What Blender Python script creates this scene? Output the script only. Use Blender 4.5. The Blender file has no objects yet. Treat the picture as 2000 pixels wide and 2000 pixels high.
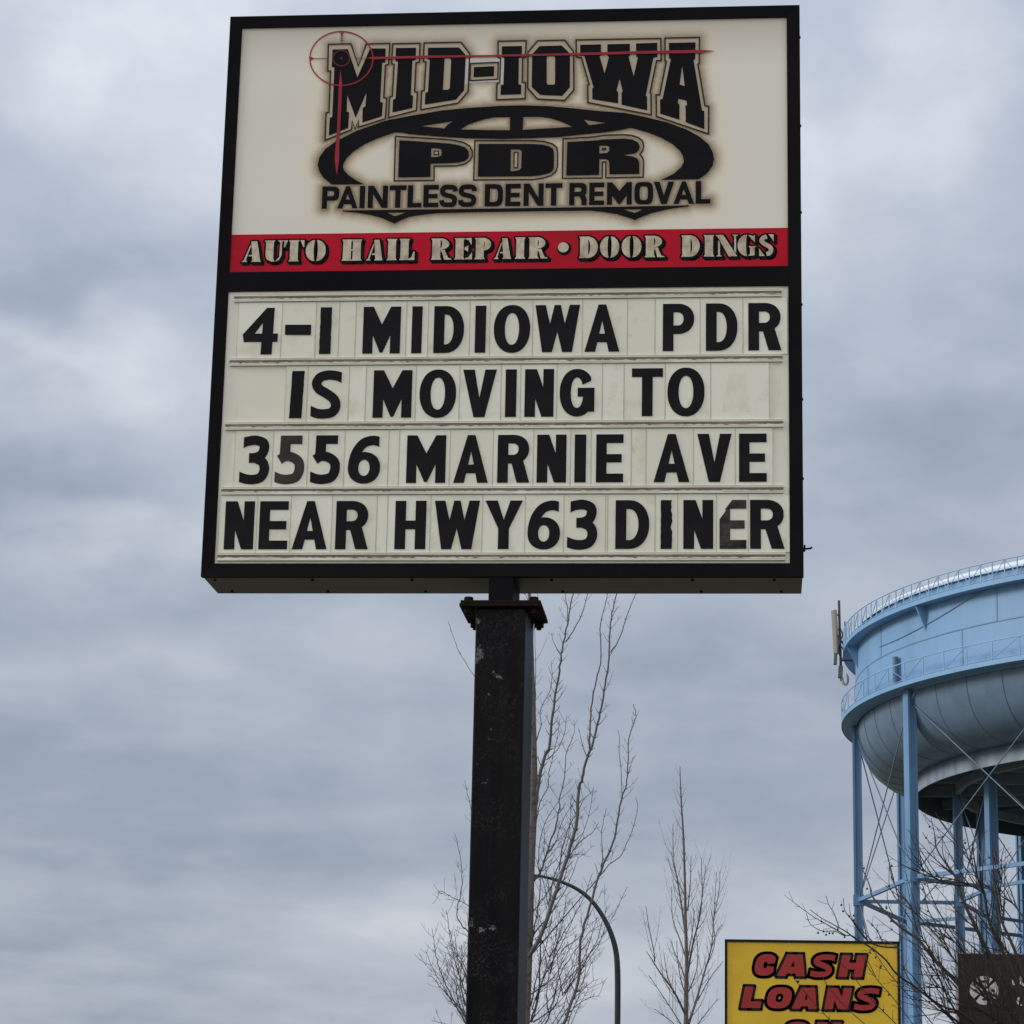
import bpy, math, random
import numpy as np
from mathutils import Vector, Matrix
from mathutils.geometry import delaunay_2d_cdt, tessellate_polygon

scene = bpy.context.scene
COL = scene.collection
RND = random.Random(7)

# ------------------------------------------------------------------ camera
FOC = 5070.953                                   # focal length in photo pixels (photo 2000 px wide)
CR = Vector((0.99561225, 0.09109982, 0.02137912))
CU = Vector((0.00241664, -0.25342712, 0.96735146))
CF = Vector((-0.09354359, 0.9630553, 0.2525353))
CP = Vector((1.03121105, -10.13040262, 1.61150796))
cam_d = bpy.data.cameras.new("camera")
cam = bpy.data.objects.new("camera", cam_d)
COL.objects.link(cam)
cam_d.sensor_fit = 'HORIZONTAL'
cam_d.sensor_width = 36.0
cam_d.lens = 36.0 * FOC / 2000.0
cam_d.clip_start = 0.1
cam_d.clip_end = 5000.0
cam.matrix_world = Matrix(((CR.x, CU.x, -CF.x, CP.x), (CR.y, CU.y, -CF.y, CP.y), (CR.z, CU.z, -CF.z, CP.z), (0, 0, 0, 1)))
scene.camera = cam

# ------------------------------------------------------------------ sun, exposure
SUN_DIR = Vector((-0.90, -0.10, 0.42)).normalized()     # towards the sun
sun_d = bpy.data.lights.new("sun", 'SUN')
sun_d.energy = 2.0
sun_d.angle = math.radians(18)
sun_d.color = (1.0, 0.97, 0.92)
sun = bpy.data.objects.new("sun", sun_d)
COL.objects.link(sun)
sun.rotation_euler = SUN_DIR.to_track_quat('Z', 'Y').to_euler()
vs = scene.view_settings
vs.view_transform = 'Standard'
vs.look = 'None'
vs.exposure = 0.0
vs.gamma = 1.0
vs.use_curve_mapping = False

# ------------------------------------------------------------------ node helper
class NT:
    def __init__(self, tree):
        self.t = tree
    def n(self, typ, **kw):
        nd = self.t.nodes.new(typ)
        for k, v in kw.items():
            if k.startswith('i_'):
                key = k[2:]
                nd.inputs[int(key) if key.isdigit() else key].default_value = v
            else:
                setattr(nd, k, v)
        return nd
    def l(self, a, b):
        self.t.links.new(a, b)
    def put(self, v, sock):
        if hasattr(v, 'links'):
            self.l(v, sock)
        else:
            sock.default_value = v
    def math(self, op, a, b=0.0, c=0.0, clamp=False):
        nd = self.n('ShaderNodeMath', operation=op, use_clamp=clamp)
        self.put(a, nd.inputs[0]); self.put(b, nd.inputs[1])
        if op in ('MULTIPLY_ADD', 'SMOOTH_MIN', 'COMPARE'):
            self.put(c, nd.inputs[2])
        return nd.outputs[0]
    def mix(self, f, a, b, blend='MIX'):
        nd = self.n('ShaderNodeMix', data_type='RGBA', blend_type=blend)
        self.put(f, nd.inputs[0]); self.put(a, nd.inputs[6]); self.put(b, nd.inputs[7])
        return nd.outputs[2]
    def ramp(self, f, stops, interp='LINEAR'):
        nd = self.n('ShaderNodeValToRGB')
        cr = nd.color_ramp
        cr.interpolation = interp
        while len(cr.elements) < len(stops):
            cr.elements.new(0.5)
        for e, (p, c) in zip(cr.elements, stops):
            e.position = p
            e.color = (c[0], c[1], c[2], 1) if not isinstance(c, float) else (c, c, c, 1)
        self.put(f, nd.inputs[0])
        return nd.outputs[0]
    def noise(self, vec, scale, detail=4.0, rough=0.55, dist=0.0, dim='3D'):
        nd = self.n('ShaderNodeTexNoise', noise_dimensions=dim)
        if vec is not None:
            self.l(vec, nd.inputs['Vector'])
        nd.inputs['Scale'].default_value = scale
        nd.inputs['Detail'].default_value = detail
        nd.inputs['Roughness'].default_value = rough
        nd.inputs['Distortion'].default_value = dist
        return nd.outputs[0]

# ------------------------------------------------------------------ pixel of the photo -> point on a plane of the place
def ray(x, y):
    return CF + CR * ((x - 1000.0) / FOC) + CU * ((1000.0 - y) / FOC)
def P(x, y, Y):
    d = ray(x, y)
    return CP + d * ((Y - CP.y) / d.y)
def azel(x, y):
    d = ray(x, y).normalized()
    return d

# ------------------------------------------------------------------ sky: overcast, layered cloud
def build_world():
    w = bpy.data.worlds.new("World")
    scene.world = w
    w.use_nodes = True
    t = w.node_tree
    t.nodes.clear()
    N = NT(t)
    tc = N.n('ShaderNodeTexCoord')
    sep = N.n('ShaderNodeSeparateXYZ')
    N.l(tc.outputs['Generated'], sep.inputs[0])
    X, Yc, Z = sep.outputs
    sky = N.n('ShaderNodeTexSky', sky_type='NISHITA')
    sky.sun_disc = False
    sky.sun_elevation = math.asin(SUN_DIR.z)
    sky.sun_rotation = math.atan2(SUN_DIR.x, SUN_DIR.y)
    sky.altitude = 300
    sky.air_density = 1.0
    sky.dust_density = 2.0
    # direction as azimuth (u) and log-height (v): clouds flatten towards the horizon
    Zc = N.math('MAXIMUM', Z, 0.0)
    u = N.math('ARCTAN2', X, Yc)
    v = N.math('LOGARITHM', N.math('ADD', Zc, 0.16), math.e)
    comb = N.n('ShaderNodeCombineXYZ')
    N.l(N.math('MULTIPLY', u, 1.0), comb.inputs[0]); N.l(v, comb.inputs[1]); N.l(N.math('MULTIPLY', X, 0.4), comb.inputs[2])
    mp = N.n('ShaderNodeMapping')
    N.l(comb.outputs[0], mp.inputs[0])
    mp.inputs['Location'].default_value = (3.1, 1.7, 0.4)
    mp.inputs['Scale'].default_value = (7.0, 5.4, 1.0)
    vec = mp.outputs[0]
    n1 = N.noise(vec, 0.95, 5.0, 0.48, 0.3)
    n2 = N.noise(vec, 2.8, 4.0, 0.50, 0.35)
    wn = N.n('ShaderNodeTexNoise'); N.l(vec, wn.inputs['Vector']); wn.inputs['Scale'].default_value = 3.0; wn.inputs['Detail'].default_value = 3.0
    # placed banks of thicker and thinner cloud: centre (photo px), spread in px, weight
    wob = N.n('ShaderNodeVectorMath', operation='MULTIPLY_ADD')
    N.l(wn.outputs['Color'], wob.inputs[0])
    wob.inputs[1].default_value = (0.06, 0.045, 0)
    d2 = N.n('ShaderNodeCombineXYZ')
    el = N.math('ARCSINE', Z)
    N.l(u, d2.inputs[0]); N.l(el, d2.inputs[1])
    N.l(d2.outputs[0], wob.inputs[2])
    base = N.math('ADD', N.math('MULTIPLY', N.math('SUBTRACT', n1, 0.5), 0.90), N.math('MULTIPLY', N.math('SUBTRACT', n2, 0.5), 0.46))
    acc = N.math('ADD', base, 0.42)
    LOBES = [((230, 110), 420, 170, .22), ((110, 190), 130, 60, .12), ((1850, 60), 160, 220, .20), ((1750, 300), 200, 90, .14), ((1650, 420), 260, 200, .10),
             ((90, 560), 190, 60, -.24), ((320, 380), 200, 130, .11), ((110, 690), 200, 60, .18), ((60, 930), 250, 65, -.26), ((340, 800), 170, 130, .09), ((900, -40), 500, 110, .14),
             ((200, 1080), 300, 75, .20), ((120, 1330), 330, 50, .10), ((200, 1500), 420, 60, -.14), ((300, 1650), 420, 60, -.20), ((150, 1760), 400, 35, .02), ((200, 1840), 400, 30, -.10),
             ((200, 1960), 500, 55, .20), ((1850, 880), 330, 120, -.22), ((1820, 690), 260, 60, .10), ((1650, 1080), 240, 70, -.06),
             ((1250, 1330), 260, 110, -.12), ((1300, 1560), 330, 80, -.04), ((1250, 1870), 400, 110, .22), ((700, 1850), 300, 70, .12),
             ((650, 1350), 260, 120, .08), ((1750, 1750), 300, 100, .18), ((1560, 300), 60, 300, .10)]
    for (px, py), sx, sy, wt in LOBES:
        d = azel(px, py)
        a, e = math.atan2(d.x, d.y), math.asin(d.z)
        s = N.n('ShaderNodeVectorMath', operation='SUBTRACT'); N.l(wob.outputs[0], s.inputs[0])
        s.inputs[1].default_value = (a + 0.03, e + 0.0225, 0)
        m = N.n('ShaderNodeVectorMath', operation='MULTIPLY'); N.l(s.outputs[0], m.inputs[0])
        m.inputs[1].default_value = (FOC / sx, FOC / sy, 0)
        q = N.n('ShaderNodeVectorMath', operation='DOT_PRODUCT'); N.l(m.outputs[0], q.inputs[0]); N.l(m.outputs[0], q.inputs[1])
        acc = N.math('MULTIPLY_ADD', N.math('POWER', math.exp(-1.0), q.outputs['Value']), wt * 1.2, acc)
    cloud = N.ramp(acc, [(0.0, (0.27, 0.318, 0.405)), (0.30, (0.342, 0.393, 0.485)), (0.55, (0.45, 0.494, 0.58)),
                         (0.80, (0.585, 0.618, 0.685)), (1.0, (0.70, 0.725, 0.775))])
    # thick overcast is brighter overhead than near the horizon
    up = N.math('MULTIPLY_ADD', N.math('POWER', Zc, 1.5), 1.15, 0.94)
    up = N.math('MAXIMUM', up, 0.94)
    # extra brightness and warmth behind the viewer, added to fill the sign faces
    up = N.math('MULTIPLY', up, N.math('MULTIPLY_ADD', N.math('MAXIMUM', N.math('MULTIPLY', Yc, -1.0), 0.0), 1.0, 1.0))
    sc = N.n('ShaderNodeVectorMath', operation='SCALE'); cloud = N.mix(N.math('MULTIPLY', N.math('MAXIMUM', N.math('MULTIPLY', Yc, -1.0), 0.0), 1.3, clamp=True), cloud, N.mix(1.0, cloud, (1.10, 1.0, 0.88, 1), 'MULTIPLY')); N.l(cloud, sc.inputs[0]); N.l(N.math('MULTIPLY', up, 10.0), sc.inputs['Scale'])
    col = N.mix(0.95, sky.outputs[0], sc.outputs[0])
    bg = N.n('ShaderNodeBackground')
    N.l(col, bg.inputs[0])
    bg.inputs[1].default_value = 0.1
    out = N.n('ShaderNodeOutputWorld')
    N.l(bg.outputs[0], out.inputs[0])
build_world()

# ------------------------------------------------------------------ materials
def mat(name, col, rough=0.6, metal=0.0, var=0.0, scale=8.0, col2=None, bump=0.0, spec=0.5, stretch=(1, 1, 1), lo=0.35, hi=0.7, coat=0.0):
    m = bpy.data.materials.new(name)
    m.use_nodes = True
    N = NT(m.node_tree)
    b = m.node_tree.nodes['Principled BSDF']
    b.inputs['Roughness'].default_value = rough
    b.inputs['Metallic'].default_value = metal
    b.inputs['Specular IOR Level'].default_value = spec
    b.inputs['Coat Weight'].default_value = coat
    c = (*col, 1)
    tc = N.n('ShaderNodeTexCoord')
    mp = N.n('ShaderNodeMapping'); N.l(tc.outputs['Object'], mp.inputs[0]); mp.inputs['Scale'].default_value = stretch
    if col2 is None:
        col2 = tuple(x * (1 - var) for x in col)
    nz = N.noise(mp.outputs[0], scale, 6.0, 0.6)
    f = N.ramp(nz, [(lo, 0.0), (hi, 1.0)])
    N.l(N.mix(f, c, (*col2, 1)), b.inputs['Base Color'])
    if bump:
        bp = N.n('ShaderNodeBump'); bp.inputs['Strength'].default_value = bump; bp.inputs['Distance'].default_value = 0.02
        N.l(nz, bp.inputs['Height']); N.l(bp.outputs[0], b.inputs['Normal'])
    return m

M = {}
M['frame'] = mat('black_frame_paint', (0.0048, 0.0046, 0.0060), 0.6, 0, 0, 3.0, (0.009, 0.008, 0.008), spec=0.05)
M['can'] = mat('sign_cabinet_paint', (0.046, 0.042, 0.031), 0.4, 0, 0, 2.2, (0.013, 0.012, 0.010), spec=0.3, stretch=(1, 4, 4))
M['ink'] = mat('black_print', (0.0085, 0.0082, 0.0100), 0.7, 0, 0, 5.0, (0.012, 0.010, 0.010), spec=0.06)
M['brown_ink'] = mat('dark_brown_print', (0.036, 0.019, 0.008), 0.6, 0, 0.25, 9.0, spec=0.2)
M['tan_ink'] = mat('tan_print', (0.66, 0.57, 0.42), 0.5, 0, 0, 30.0, (0.36, 0.28, 0.18), spec=0.25)
M['red_ink'] = mat('red_print', (0.53, 0.011, 0.028), 0.5, 0, 0, 3.0, (0.40, 0.012, 0.026), spec=0.06, stretch=(1, 1, 3), lo=0.42, hi=0.72)
M['laser_ink'] = mat('dark_red_print', (0.36, 0.018, 0.032), 0.5, 0, 0.3, 4.0, spec=0.25)
M['maroon_ink'] = mat('maroon_print', (0.085, 0.014, 0.024), 0.5, 0, 0.3, 4.0, spec=0.2)
M['patch_ink'] = mat('repair_decal', (0.66, 0.61, 0.54), 0.35, 0, 0.15, 30.0, spec=0.4)
M['letter'] = mat('black_letter_vinyl', (0.0085, 0.0080, 0.0098), 0.6, 0, 0, 6.0, (0.015, 0.013, 0.014), spec=0.08)
M['post'] = None
M['rust'] = mat('rusty_black_steel', (0.009, 0.0065, 0.006), 0.75, 0, 0, 14.0, (0.018, 0.009, 0.006), bump=0.3, spec=0.1)
M['steel_dark'] = mat('black_steel', (0.005, 0.005, 0.006), 0.6, 0, 0.3, 8.0, spec=0.08)
M['lamp_green'] = mat('dark_green_lamp_paint', (0.012, 0.019, 0.021), 0.45, 0, 0.3, 6.0, spec=0.35)
M['bark_trunk'] = mat('pale_young_bark', (0.125, 0.11, 0.095), 0.85, 0, 0, 16.0, (0.035, 0.03, 0.026), bump=0.4, stretch=(1, 1, 1.2), lo=0.48, hi=0.70)
M['bark_twig'] = mat('grey_brown_twig_bark', (0.075, 0.068, 0.066), 0.8, 0, 0.4, 6.0)
M['bark_far'] = mat('grey_twig_bark', (0.12, 0.105, 0.095), 0.8, 0, 0.4, 6.0)
M['bark_crab'] = mat('dark_red_brown_bark', (0.017, 0.011, 0.010), 0.75, 0, 0, 7.0, (0.032, 0.020, 0.016))
M['berry'] = mat('dark_dried_fruit', (0.018, 0.009, 0.009), 0.5, 0, 0.3, 40.0)
M['tower'] = mat('pale_blue_tower_paint', (0.185, 0.345, 0.555), 0.5, 0, 0, 0.9, (0.155, 0.285, 0.455), spec=0.35, stretch=(.7, .7, .09), lo=0.45, hi=0.8)
M['tower_seam'] = mat('weld_seam_blue', (0.155, 0.26, 0.395), 0.6, 0, 0.2, 0.5)
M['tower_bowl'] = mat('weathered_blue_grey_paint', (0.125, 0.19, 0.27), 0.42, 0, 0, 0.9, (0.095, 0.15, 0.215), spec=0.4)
M['tower_roof'] = mat('pale_sky_lit_roof', (0.66, 0.74, 0.82), 0.5, 0, 0.08, 0.2)  # sky reflection on the roof is put into this near-white colour
M['tower_in'] = mat('shaded_blue_grey_steel', (0.20, 0.26, 0.33), 0.7, 0, 0.35, 0.5)
M['tower_leg'] = mat('pale_blue_leg_paint', (0.145, 0.275, 0.455), 0.5, 0, 0, 0.25, (0.11, 0.215, 0.37), spec=0.35)
M['rod'] = mat('grey_blue_rod', (0.12, 0.17, 0.24), 0.5, 0, 0.2, 2.0)
M['antenna'] = mat('beige_antenna_plastic', (0.235, 0.225, 0.19), 0.6, 0, 0.15, 2.0)
M['antenna_steel'] = mat('dark_antenna_hardware', (0.05, 0.055, 0.06), 0.6, 0.2, 0.3, 3.0)
M['antenna_box'] = mat('grey_radio_casing', (0.13, 0.13, 0.12), 0.6, 0, 0.2, 3.0)
M['cable'] = mat('grey_cable', (0.25, 0.25, 0.25), 0.6)
M['yellow'] = mat('yellow_sign_face', (0.70, 0.455, 0.028), 0.45, 0, 0, 1.6, (0.60, 0.38, 0.026), spec=0.3)
M['cash_red'] = mat('red_sign_letters', (0.35, 0.028, 0.026), 0.5, 0, 0.15, 3.0, spec=0.25)
M['sign_black'] = mat('black_sign_edge', (0.010, 0.009, 0.009), 0.6, 0, 0.3, 3.0, spec=0.15)
M['brown_face'] = mat('dark_brown_sign_face', (0.024, 0.014, 0.013), 0.5, 0, 0.2, 2.0, spec=0.2)
M['pale_edge'] = mat('grey_sign_edge', (0.30, 0.30, 0.31), 0.5, 0, 0.2, 3.0)
M['emblem'] = mat('pale_pink_white_print', (0.56, 0.49, 0.49), 0.5, 0, 0.1, 6.0)
M['ground'] = mat('dry_spring_grass', (0.10, 0.095, 0.05), 0.95, 0, 0, 0.35, (0.15, 0.13, 0.08), bump=0.2)
M['asphalt'] = mat('worn_asphalt', (0.055, 0.055, 0.055), 0.9, 0, 0, 1.2, (0.09, 0.088, 0.085), bump=0.2)
M['concrete'] = mat('concrete', (0.32, 0.31, 0.29), 0.9, 0, 0.25, 3.0, bump=0.1)
M['paintline'] = mat('worn_white_marking', (0.55, 0.55, 0.53), 0.8, 0, 0.4, 5.0)
M['lamp_glass'] = mat('grey_lamp_lens', (0.35, 0.36, 0.36), 0.3, 0, 0.1, 3.0)

def post_material():
    m = bpy.data.materials.new('scuffed_black_post_paint'); m.use_nodes = True
    N = NT(m.node_tree); b = m.node_tree.nodes['Principled BSDF']
    tc = N.n('ShaderNodeTexCoord')
    o = tc.outputs['Object']
    fine = N.noise(o, 95.0, 3.0, 0.7)
    mid = N.noise(o, 9.0, 5.0, 0.62)
    st = N.n('ShaderNodeMapping'); N.l(o, st.inputs[0]); st.inputs['Scale'].default_value = (12, 12, 1.3)
    streak = N.noise(st.outputs[0], 1.6, 4.0, 0.6)
    spk = N.math('MULTIPLY', N.ramp(fine, [(0.50, 0.0), (0.70, 1.0)]), N.ramp(mid, [(0.42, 0.0), (0.66, 1.0)]))
    spk = N.math('MULTIPLY', spk, N.ramp(N.noise(o, 2.3, 3.0, 0.55), [(0.40, 0.15), (0.62, 1.0)]))
    base = N.mix(N.ramp(streak, [(0.4, 0.0), (0.7, 1.0)]), (0.0026, 0.0027, 0.0036, 1), (0.0085, 0.0069, 0.0066, 1))
    c = N.mix(spk, base, (0.060, 0.057, 0.053, 1))
    big = N.math('MULTIPLY', N.ramp(N.noise(o, 10.5, 4.0, 0.62, 0.2), [(0.665, 0.0), (0.70, 1.0)]), N.ramp(fine, [(0.38, 0.0), (0.55, 1.0)]))
    c = N.mix(big, c, (0.15, 0.15, 0.145, 1))
    rs = N.ramp(N.noise(st.outputs[0], 2.6, 5.0, 0.6), [(0.62, 0.0), (0.75, 1.0)])
    c = N.mix(N.math('MULTIPLY', rs, 0.6), c, (0.028, 0.013, 0.010, 1))
    N.l(c, b.inputs['Base Color'])
    b.inputs['Roughness'].default_value = 0.38
    b.inputs['Specular IOR Level'].default_value = 0.085
    bp = N.n('ShaderNodeBump'); bp.inputs['Strength'].default_value = 0.12; bp.inputs['Distance'].default_value = 0.004
    N.l(mid, bp.inputs['Height']); N.l(bp.outputs[0], b.inputs['Normal'])
    return m
M['post'] = post_material()

def logo_material():
    m = bpy.data.materials.new('cream_logo_face'); m.use_nodes = True
    N = NT(m.node_tree); b = m.node_tree.nodes['Principled BSDF']
    at = N.n('ShaderNodeAttribute', attribute_name='spray')
    tc = N.n('ShaderNodeTexCoord')
    gr = N.noise(tc.outputs['Object'], 260.0, 2.0, 0.7)
    blot = N.noise(tc.outputs['Object'], 2.2, 4.0, 0.55)
    f = N.math('ADD', at.outputs['Fac'], N.math('MULTIPLY', N.math('SUBTRACT', gr, 0.5), N.math('MULTIPLY', at.outputs['Fac'], 0.55)))
    c = N.ramp(f, [(0.0, (0.83, 0.77, 0.655)), (0.14, (0.845, 0.76, 0.59)), (0.40, (0.58, 0.48, 0.34)), (0.70, (0.36, 0.275, 0.175)), (1.0, (0.17, 0.115, 0.06))])
    c = N.mix(N.math('MULTIPLY', N.ramp(blot, [(0.40, 0.0), (0.70, 1.0)]), 0.12), c, (0.55, 0.50, 0.38, 1))
    at2 = N.n('ShaderNodeAttribute', attribute_name='grime')
    c = N.mix(N.math('MULTIPLY', at2.outputs['Fac'], 0.8), c, (0.46, 0.405, 0.305, 1))
    N.l(c, b.inputs['Base Color'])
    b.inputs['Roughness'].default_value = 0.42
    b.inputs['Specular IOR Level'].default_value = 0.3
    return m

def board_material():
    m = bpy.data.materials.new('yellowed_message_plastic'); m.use_nodes = True
    N = NT(m.node_tree); b = m.node_tree.nodes['Principled BSDF']
    tc = N.n('ShaderNodeTexCoord'); o = tc.outputs['Object']
    a = N.noise(o, 1.7, 5.0, 0.6)
    c = N.mix(N.ramp(a, [(0.35, 0.0), (0.7, 1.0)]), (0.83, 0.81, 0.665, 1), (0.75, 0.725, 0.56, 1))
    st = N.n('ShaderNodeMapping'); N.l(o, st.inputs[0]); st.inputs['Scale'].default_value = (6, 1, 1.2)
    drip = N.ramp(N.noise(st.outputs[0], 2.2, 5.0, 0.6), [(0.58, 0.0), (0.78, 1.0)])
    c = N.mix(N.math('MULTIPLY', drip, 0.6), c, (0.56, 0.50, 0.30, 1))
    N.l(c, b.inputs['Base Color'])
    b.inputs['Roughness'].default_value = 0.38
    b.inputs['Specular IOR Level'].default_value = 0.3
    return m

def tile_material():
    m = bpy.data.materials.new('clear_letter_tile_plastic'); m.use_nodes = True
    N = NT(m.node_tree); b = m.node_tree.nodes['Principled BSDF']
    tc = N.n('ShaderNodeTexCoord'); o = tc.outputs['Object']
    oi = N.n('ShaderNodeObjectInfo')
    tint = N.mix(oi.outputs['Random'], (0.845, 0.825, 0.68, 1), (0.765, 0.74, 0.585, 1))
    off = N.n('ShaderNodeVectorMath', operation='ADD'); N.l(o, off.inputs[0])
    cb = N.n('ShaderNodeCombineXYZ'); N.l(N.math('MULTIPLY', oi.outputs['Random'], 50.0), cb.inputs[0]); N.l(cb.outputs[0], off.inputs[1])
    nz = N.noise(off.outputs[0], 7.0, 6.0, 0.62)
    c = N.mix(N.math('MULTIPLY', N.ramp(nz, [(0.52, 0.0), (0.74, 1.0)]), 0.62), tint, (0.54, 0.49, 0.31, 1))
    sm = N.noise(off.outputs[0], 16.0, 6.0, 0.7)
    c = N.mix(N.math('MULTIPLY', N.ramp(sm, [(0.64, 0.0), (0.72, 1.0)]), 0.42), c, (0.28, 0.255, 0.20, 1))
    N.l(c, b.inputs['Base Color'])
    b.inputs['Roughness'].default_value = 0.35
    b.inputs['Specular IOR Level'].default_value = 0.3
    return m

def worn_letter(name, amount, scale, col=(0.34, 0.33, 0.27)):
    m = bpy.data.materials.new(name); m.use_nodes = True
    N = NT(m.node_tree); b = m.node_tree.nodes['Principled BSDF']
    tc = N.n('ShaderNodeTexCoord'); o = tc.outputs['Object']
    st = N.n('ShaderNodeMapping'); N.l(o, st.inputs[0]); st.inputs['Scale'].default_value = (1.0, 1.0, 1.6)
    nz = N.noise(st.outputs[0], scale, 6.0, 0.65)
    f = N.ramp(nz, [(0.5 - amount, 0.0), (0.78 - amount * 0.4, 1.0)])
    N.l(N.mix(f, (0.0095, 0.009, 0.0105, 1), (*col, 1)), b.inputs['Base Color'])
    b.inputs['Roughness'].default_value = 0.6
    b.inputs['Specular IOR Level'].default_value = 0.08
    return m
M['tile'] = tile_material()
M['board'] = board_material()
M['logo'] = logo_material()
M['faded'] = worn_letter('faded_letter_vinyl', 0.30, 3.5, (0.062, 0.057, 0.046))
M['scratched'] = worn_letter('scratched_letter_vinyl', -0.18, 16.0)
M['smudged'] = worn_letter('smudged_letter_paint', 0.16, 14.0, (0.085, 0.08, 0.066))
M['track'] = mat('clear_track_plastic', (0.82, 0.80, 0.65), 0.35, 0, 0, 3.0, (0.64, 0.60, 0.46), stretch=(2, 1, 1))
M['track_line'] = mat('faint_track_shadow', (0.50, 0.44, 0.32), 0.7, 0, 0, 9.0, (0.70, 0.66, 0.52), stretch=(1, 1, 3))  # shadow lines of the track drawn in as faint colour
M['track_grime'] = mat('brown_track_grime', (0.165, 0.125, 0.096), 0.8, 0, 0, 7.0, (0.38, 0.31, 0.225), stretch=(1.0, 1, 6), lo=0.5, hi=0.76)

# ------------------------------------------------------------------ object helpers
def children_tag(o, label=None, cat=None, group=None, kind=None):
    if label: o['label'] = label
    if cat: o['category'] = cat
    if group: o['group'] = group
    if kind: o['kind'] = kind
    return o
tag = children_tag

def empty(name, loc=(0, 0, 0)):
    o = bpy.data.objects.new(name, None)
    o.empty_display_size = 0.2
    COL.objects.link(o)
    o.location = loc
    return o

class MB:
    """collects polygons in world space, then links them as one mesh object"""
    def __init__(self):
        self.v = []; self.f = []; self.m = []; self.sm = []
    def add(self, verts, faces, mi=0, smooth=False):
        b = len(self.v)
        self.v.extend([tuple(p) for p in verts])
        for f in faces:
            self.f.append([b + i for i in f]); self.m.append(mi); self.sm.append(smooth)
    def box(self, a, b, mi=0):
        x0, y0, z0 = a; x1, y1, z1 = b
        self.add([(x0, y0, z0), (x1, y0, z0), (x1, y1, z0), (x0, y1, z0), (x0, y0, z1), (x1, y0, z1), (x1, y1, z1), (x0, y1, z1)],
                 [(0, 3, 2, 1), (4, 5, 6, 7), (0, 1, 5, 4), (1, 2, 6, 5), (2, 3, 7, 6), (3, 0, 4, 7)], mi)
    def obox(self, c, ax, ay, az, mi=0):
        """oriented box: centre and three half-axis vectors"""
        c, ax, ay, az = Vector(c), Vector(ax), Vector(ay), Vector(az)
        vs_ = [c + ax * i + ay * j + az * k for k in (-1, 1) for j in (-1, 1) for i in (-1, 1)]
        self.add(vs_, [(0, 2, 3, 1), (4, 5, 7, 6), (0, 1, 5, 4), (2, 6, 7, 3), (1, 3, 7, 5), (0, 4, 6, 2)], mi)
    def beam(self, a, b, w, h, mi=0, up=Vector((0, 0, 1))):
        a, b = Vector(a), Vector(b)
        d = (b - a); L = d.length
        if L < 1e-6: return
        d /= L
        s = d.cross(up)
        if s.length < 1e-4: s = d.cross(Vector((1, 0, 0)))
        s.normalize(); u = s.cross(d)
        self.obox((a + b) / 2, d * L / 2, s * w / 2, u * h / 2, mi)
    def tube(self, pts, rad, n=6, mi=0, cap=True, smooth=True):
        pts = [Vector(p) for p in pts]
        if not hasattr(rad, '__len__'): rad = [rad] * len(pts)
        d0 = (pts[1] - pts[0]).normalized()
        s = d0.cross(Vector((0.13, 0.97, 0.2)))
        if s.length < 1e-3: s = d0.cross(Vector((1, 0, 0)))
        s.normalize()
        vs_ = []
        for i, p in enumerate(pts):
            a = pts[max(i - 1, 0)]; b = pts[min(i + 1, len(pts) - 1)]
            d = (b - a).normalized()
            s = (s - d * s.dot(d)).normalized()
            t = d.cross(s)
            for k in range(n):
                an = 2 * math.pi * k / n
                vs_.append(p + (s * math.cos(an) + t * math.sin(an)) * rad[i])
        fs = []
        for i in range(len(pts) - 1):
            for k in range(n):
                k2 = (k + 1) % n
                fs.append((i * n + k, i * n + k2, (i + 1) * n + k2, (i + 1) * n + k))
        self.add(vs_, fs, mi, smooth)
        if cap:
            self.add(vs_[:n][::-1], [tuple(range(n))], mi); self.add(vs_[-n:], [tuple(range(n))], mi)
    def lathe(self, prof, centre, n=64, a0=0.0, a1=2 * math.pi, mi=0, smooth=True):
        cx, cy = centre
        full = abs(a1 - a0 - 2 * math.pi) < 1e-6
        m = n if full else n + 1
        vs_ = []
        for r, z in prof:
            for k in range(m):
                a = a0 + (a1 - a0) * k / n
                vs_.append((cx + r * math.cos(a), cy + r * math.sin(a), z))
        fs = []
        for i in range(len(prof) - 1):
            for k in range(n):
                k2 = (k + 1) % m
                fs.append((i * m + k, i * m + k2, (i + 1) * m + k2, (i + 1) * m + k))
        self.add(vs_, fs, mi, smooth)
    def build(self, name, mats, parent=None, origin=None):
        if not isinstance(mats, (list, tuple)): mats = [mats]
        if origin is None:
            origin = parent.matrix_world.translation if False else (Vector(parent['_loc']) if parent is not None and '_loc' in parent else Vector((0, 0, 0)))
        origin = Vector(origin)
        me = bpy.data.meshes.new(name)
        me.from_pydata([tuple(Vector(p) - origin) for p in self.v], [], self.f)
        for mm in mats: me.materials.append(mm)
        if self.f:
            me.polygons.foreach_set('material_index', self.m)
            me.polygons.foreach_set('use_smooth', self.sm)
        me.update()
        o = bpy.data.objects.new(name, me)
        COL.objects.link(o)
        if parent is not None:
            o.parent = parent
        else:
            o.location = origin
        return o

def root(name, loc):
    o = empty(name, loc)
    o['_loc'] = tuple(loc)
    return o

def bevel(o, w, seg=2):
    md = o.modifiers.new('bevel', 'BEVEL'); md.width = w; md.segments = seg; md.limit_method = 'ANGLE'
    return o

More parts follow.
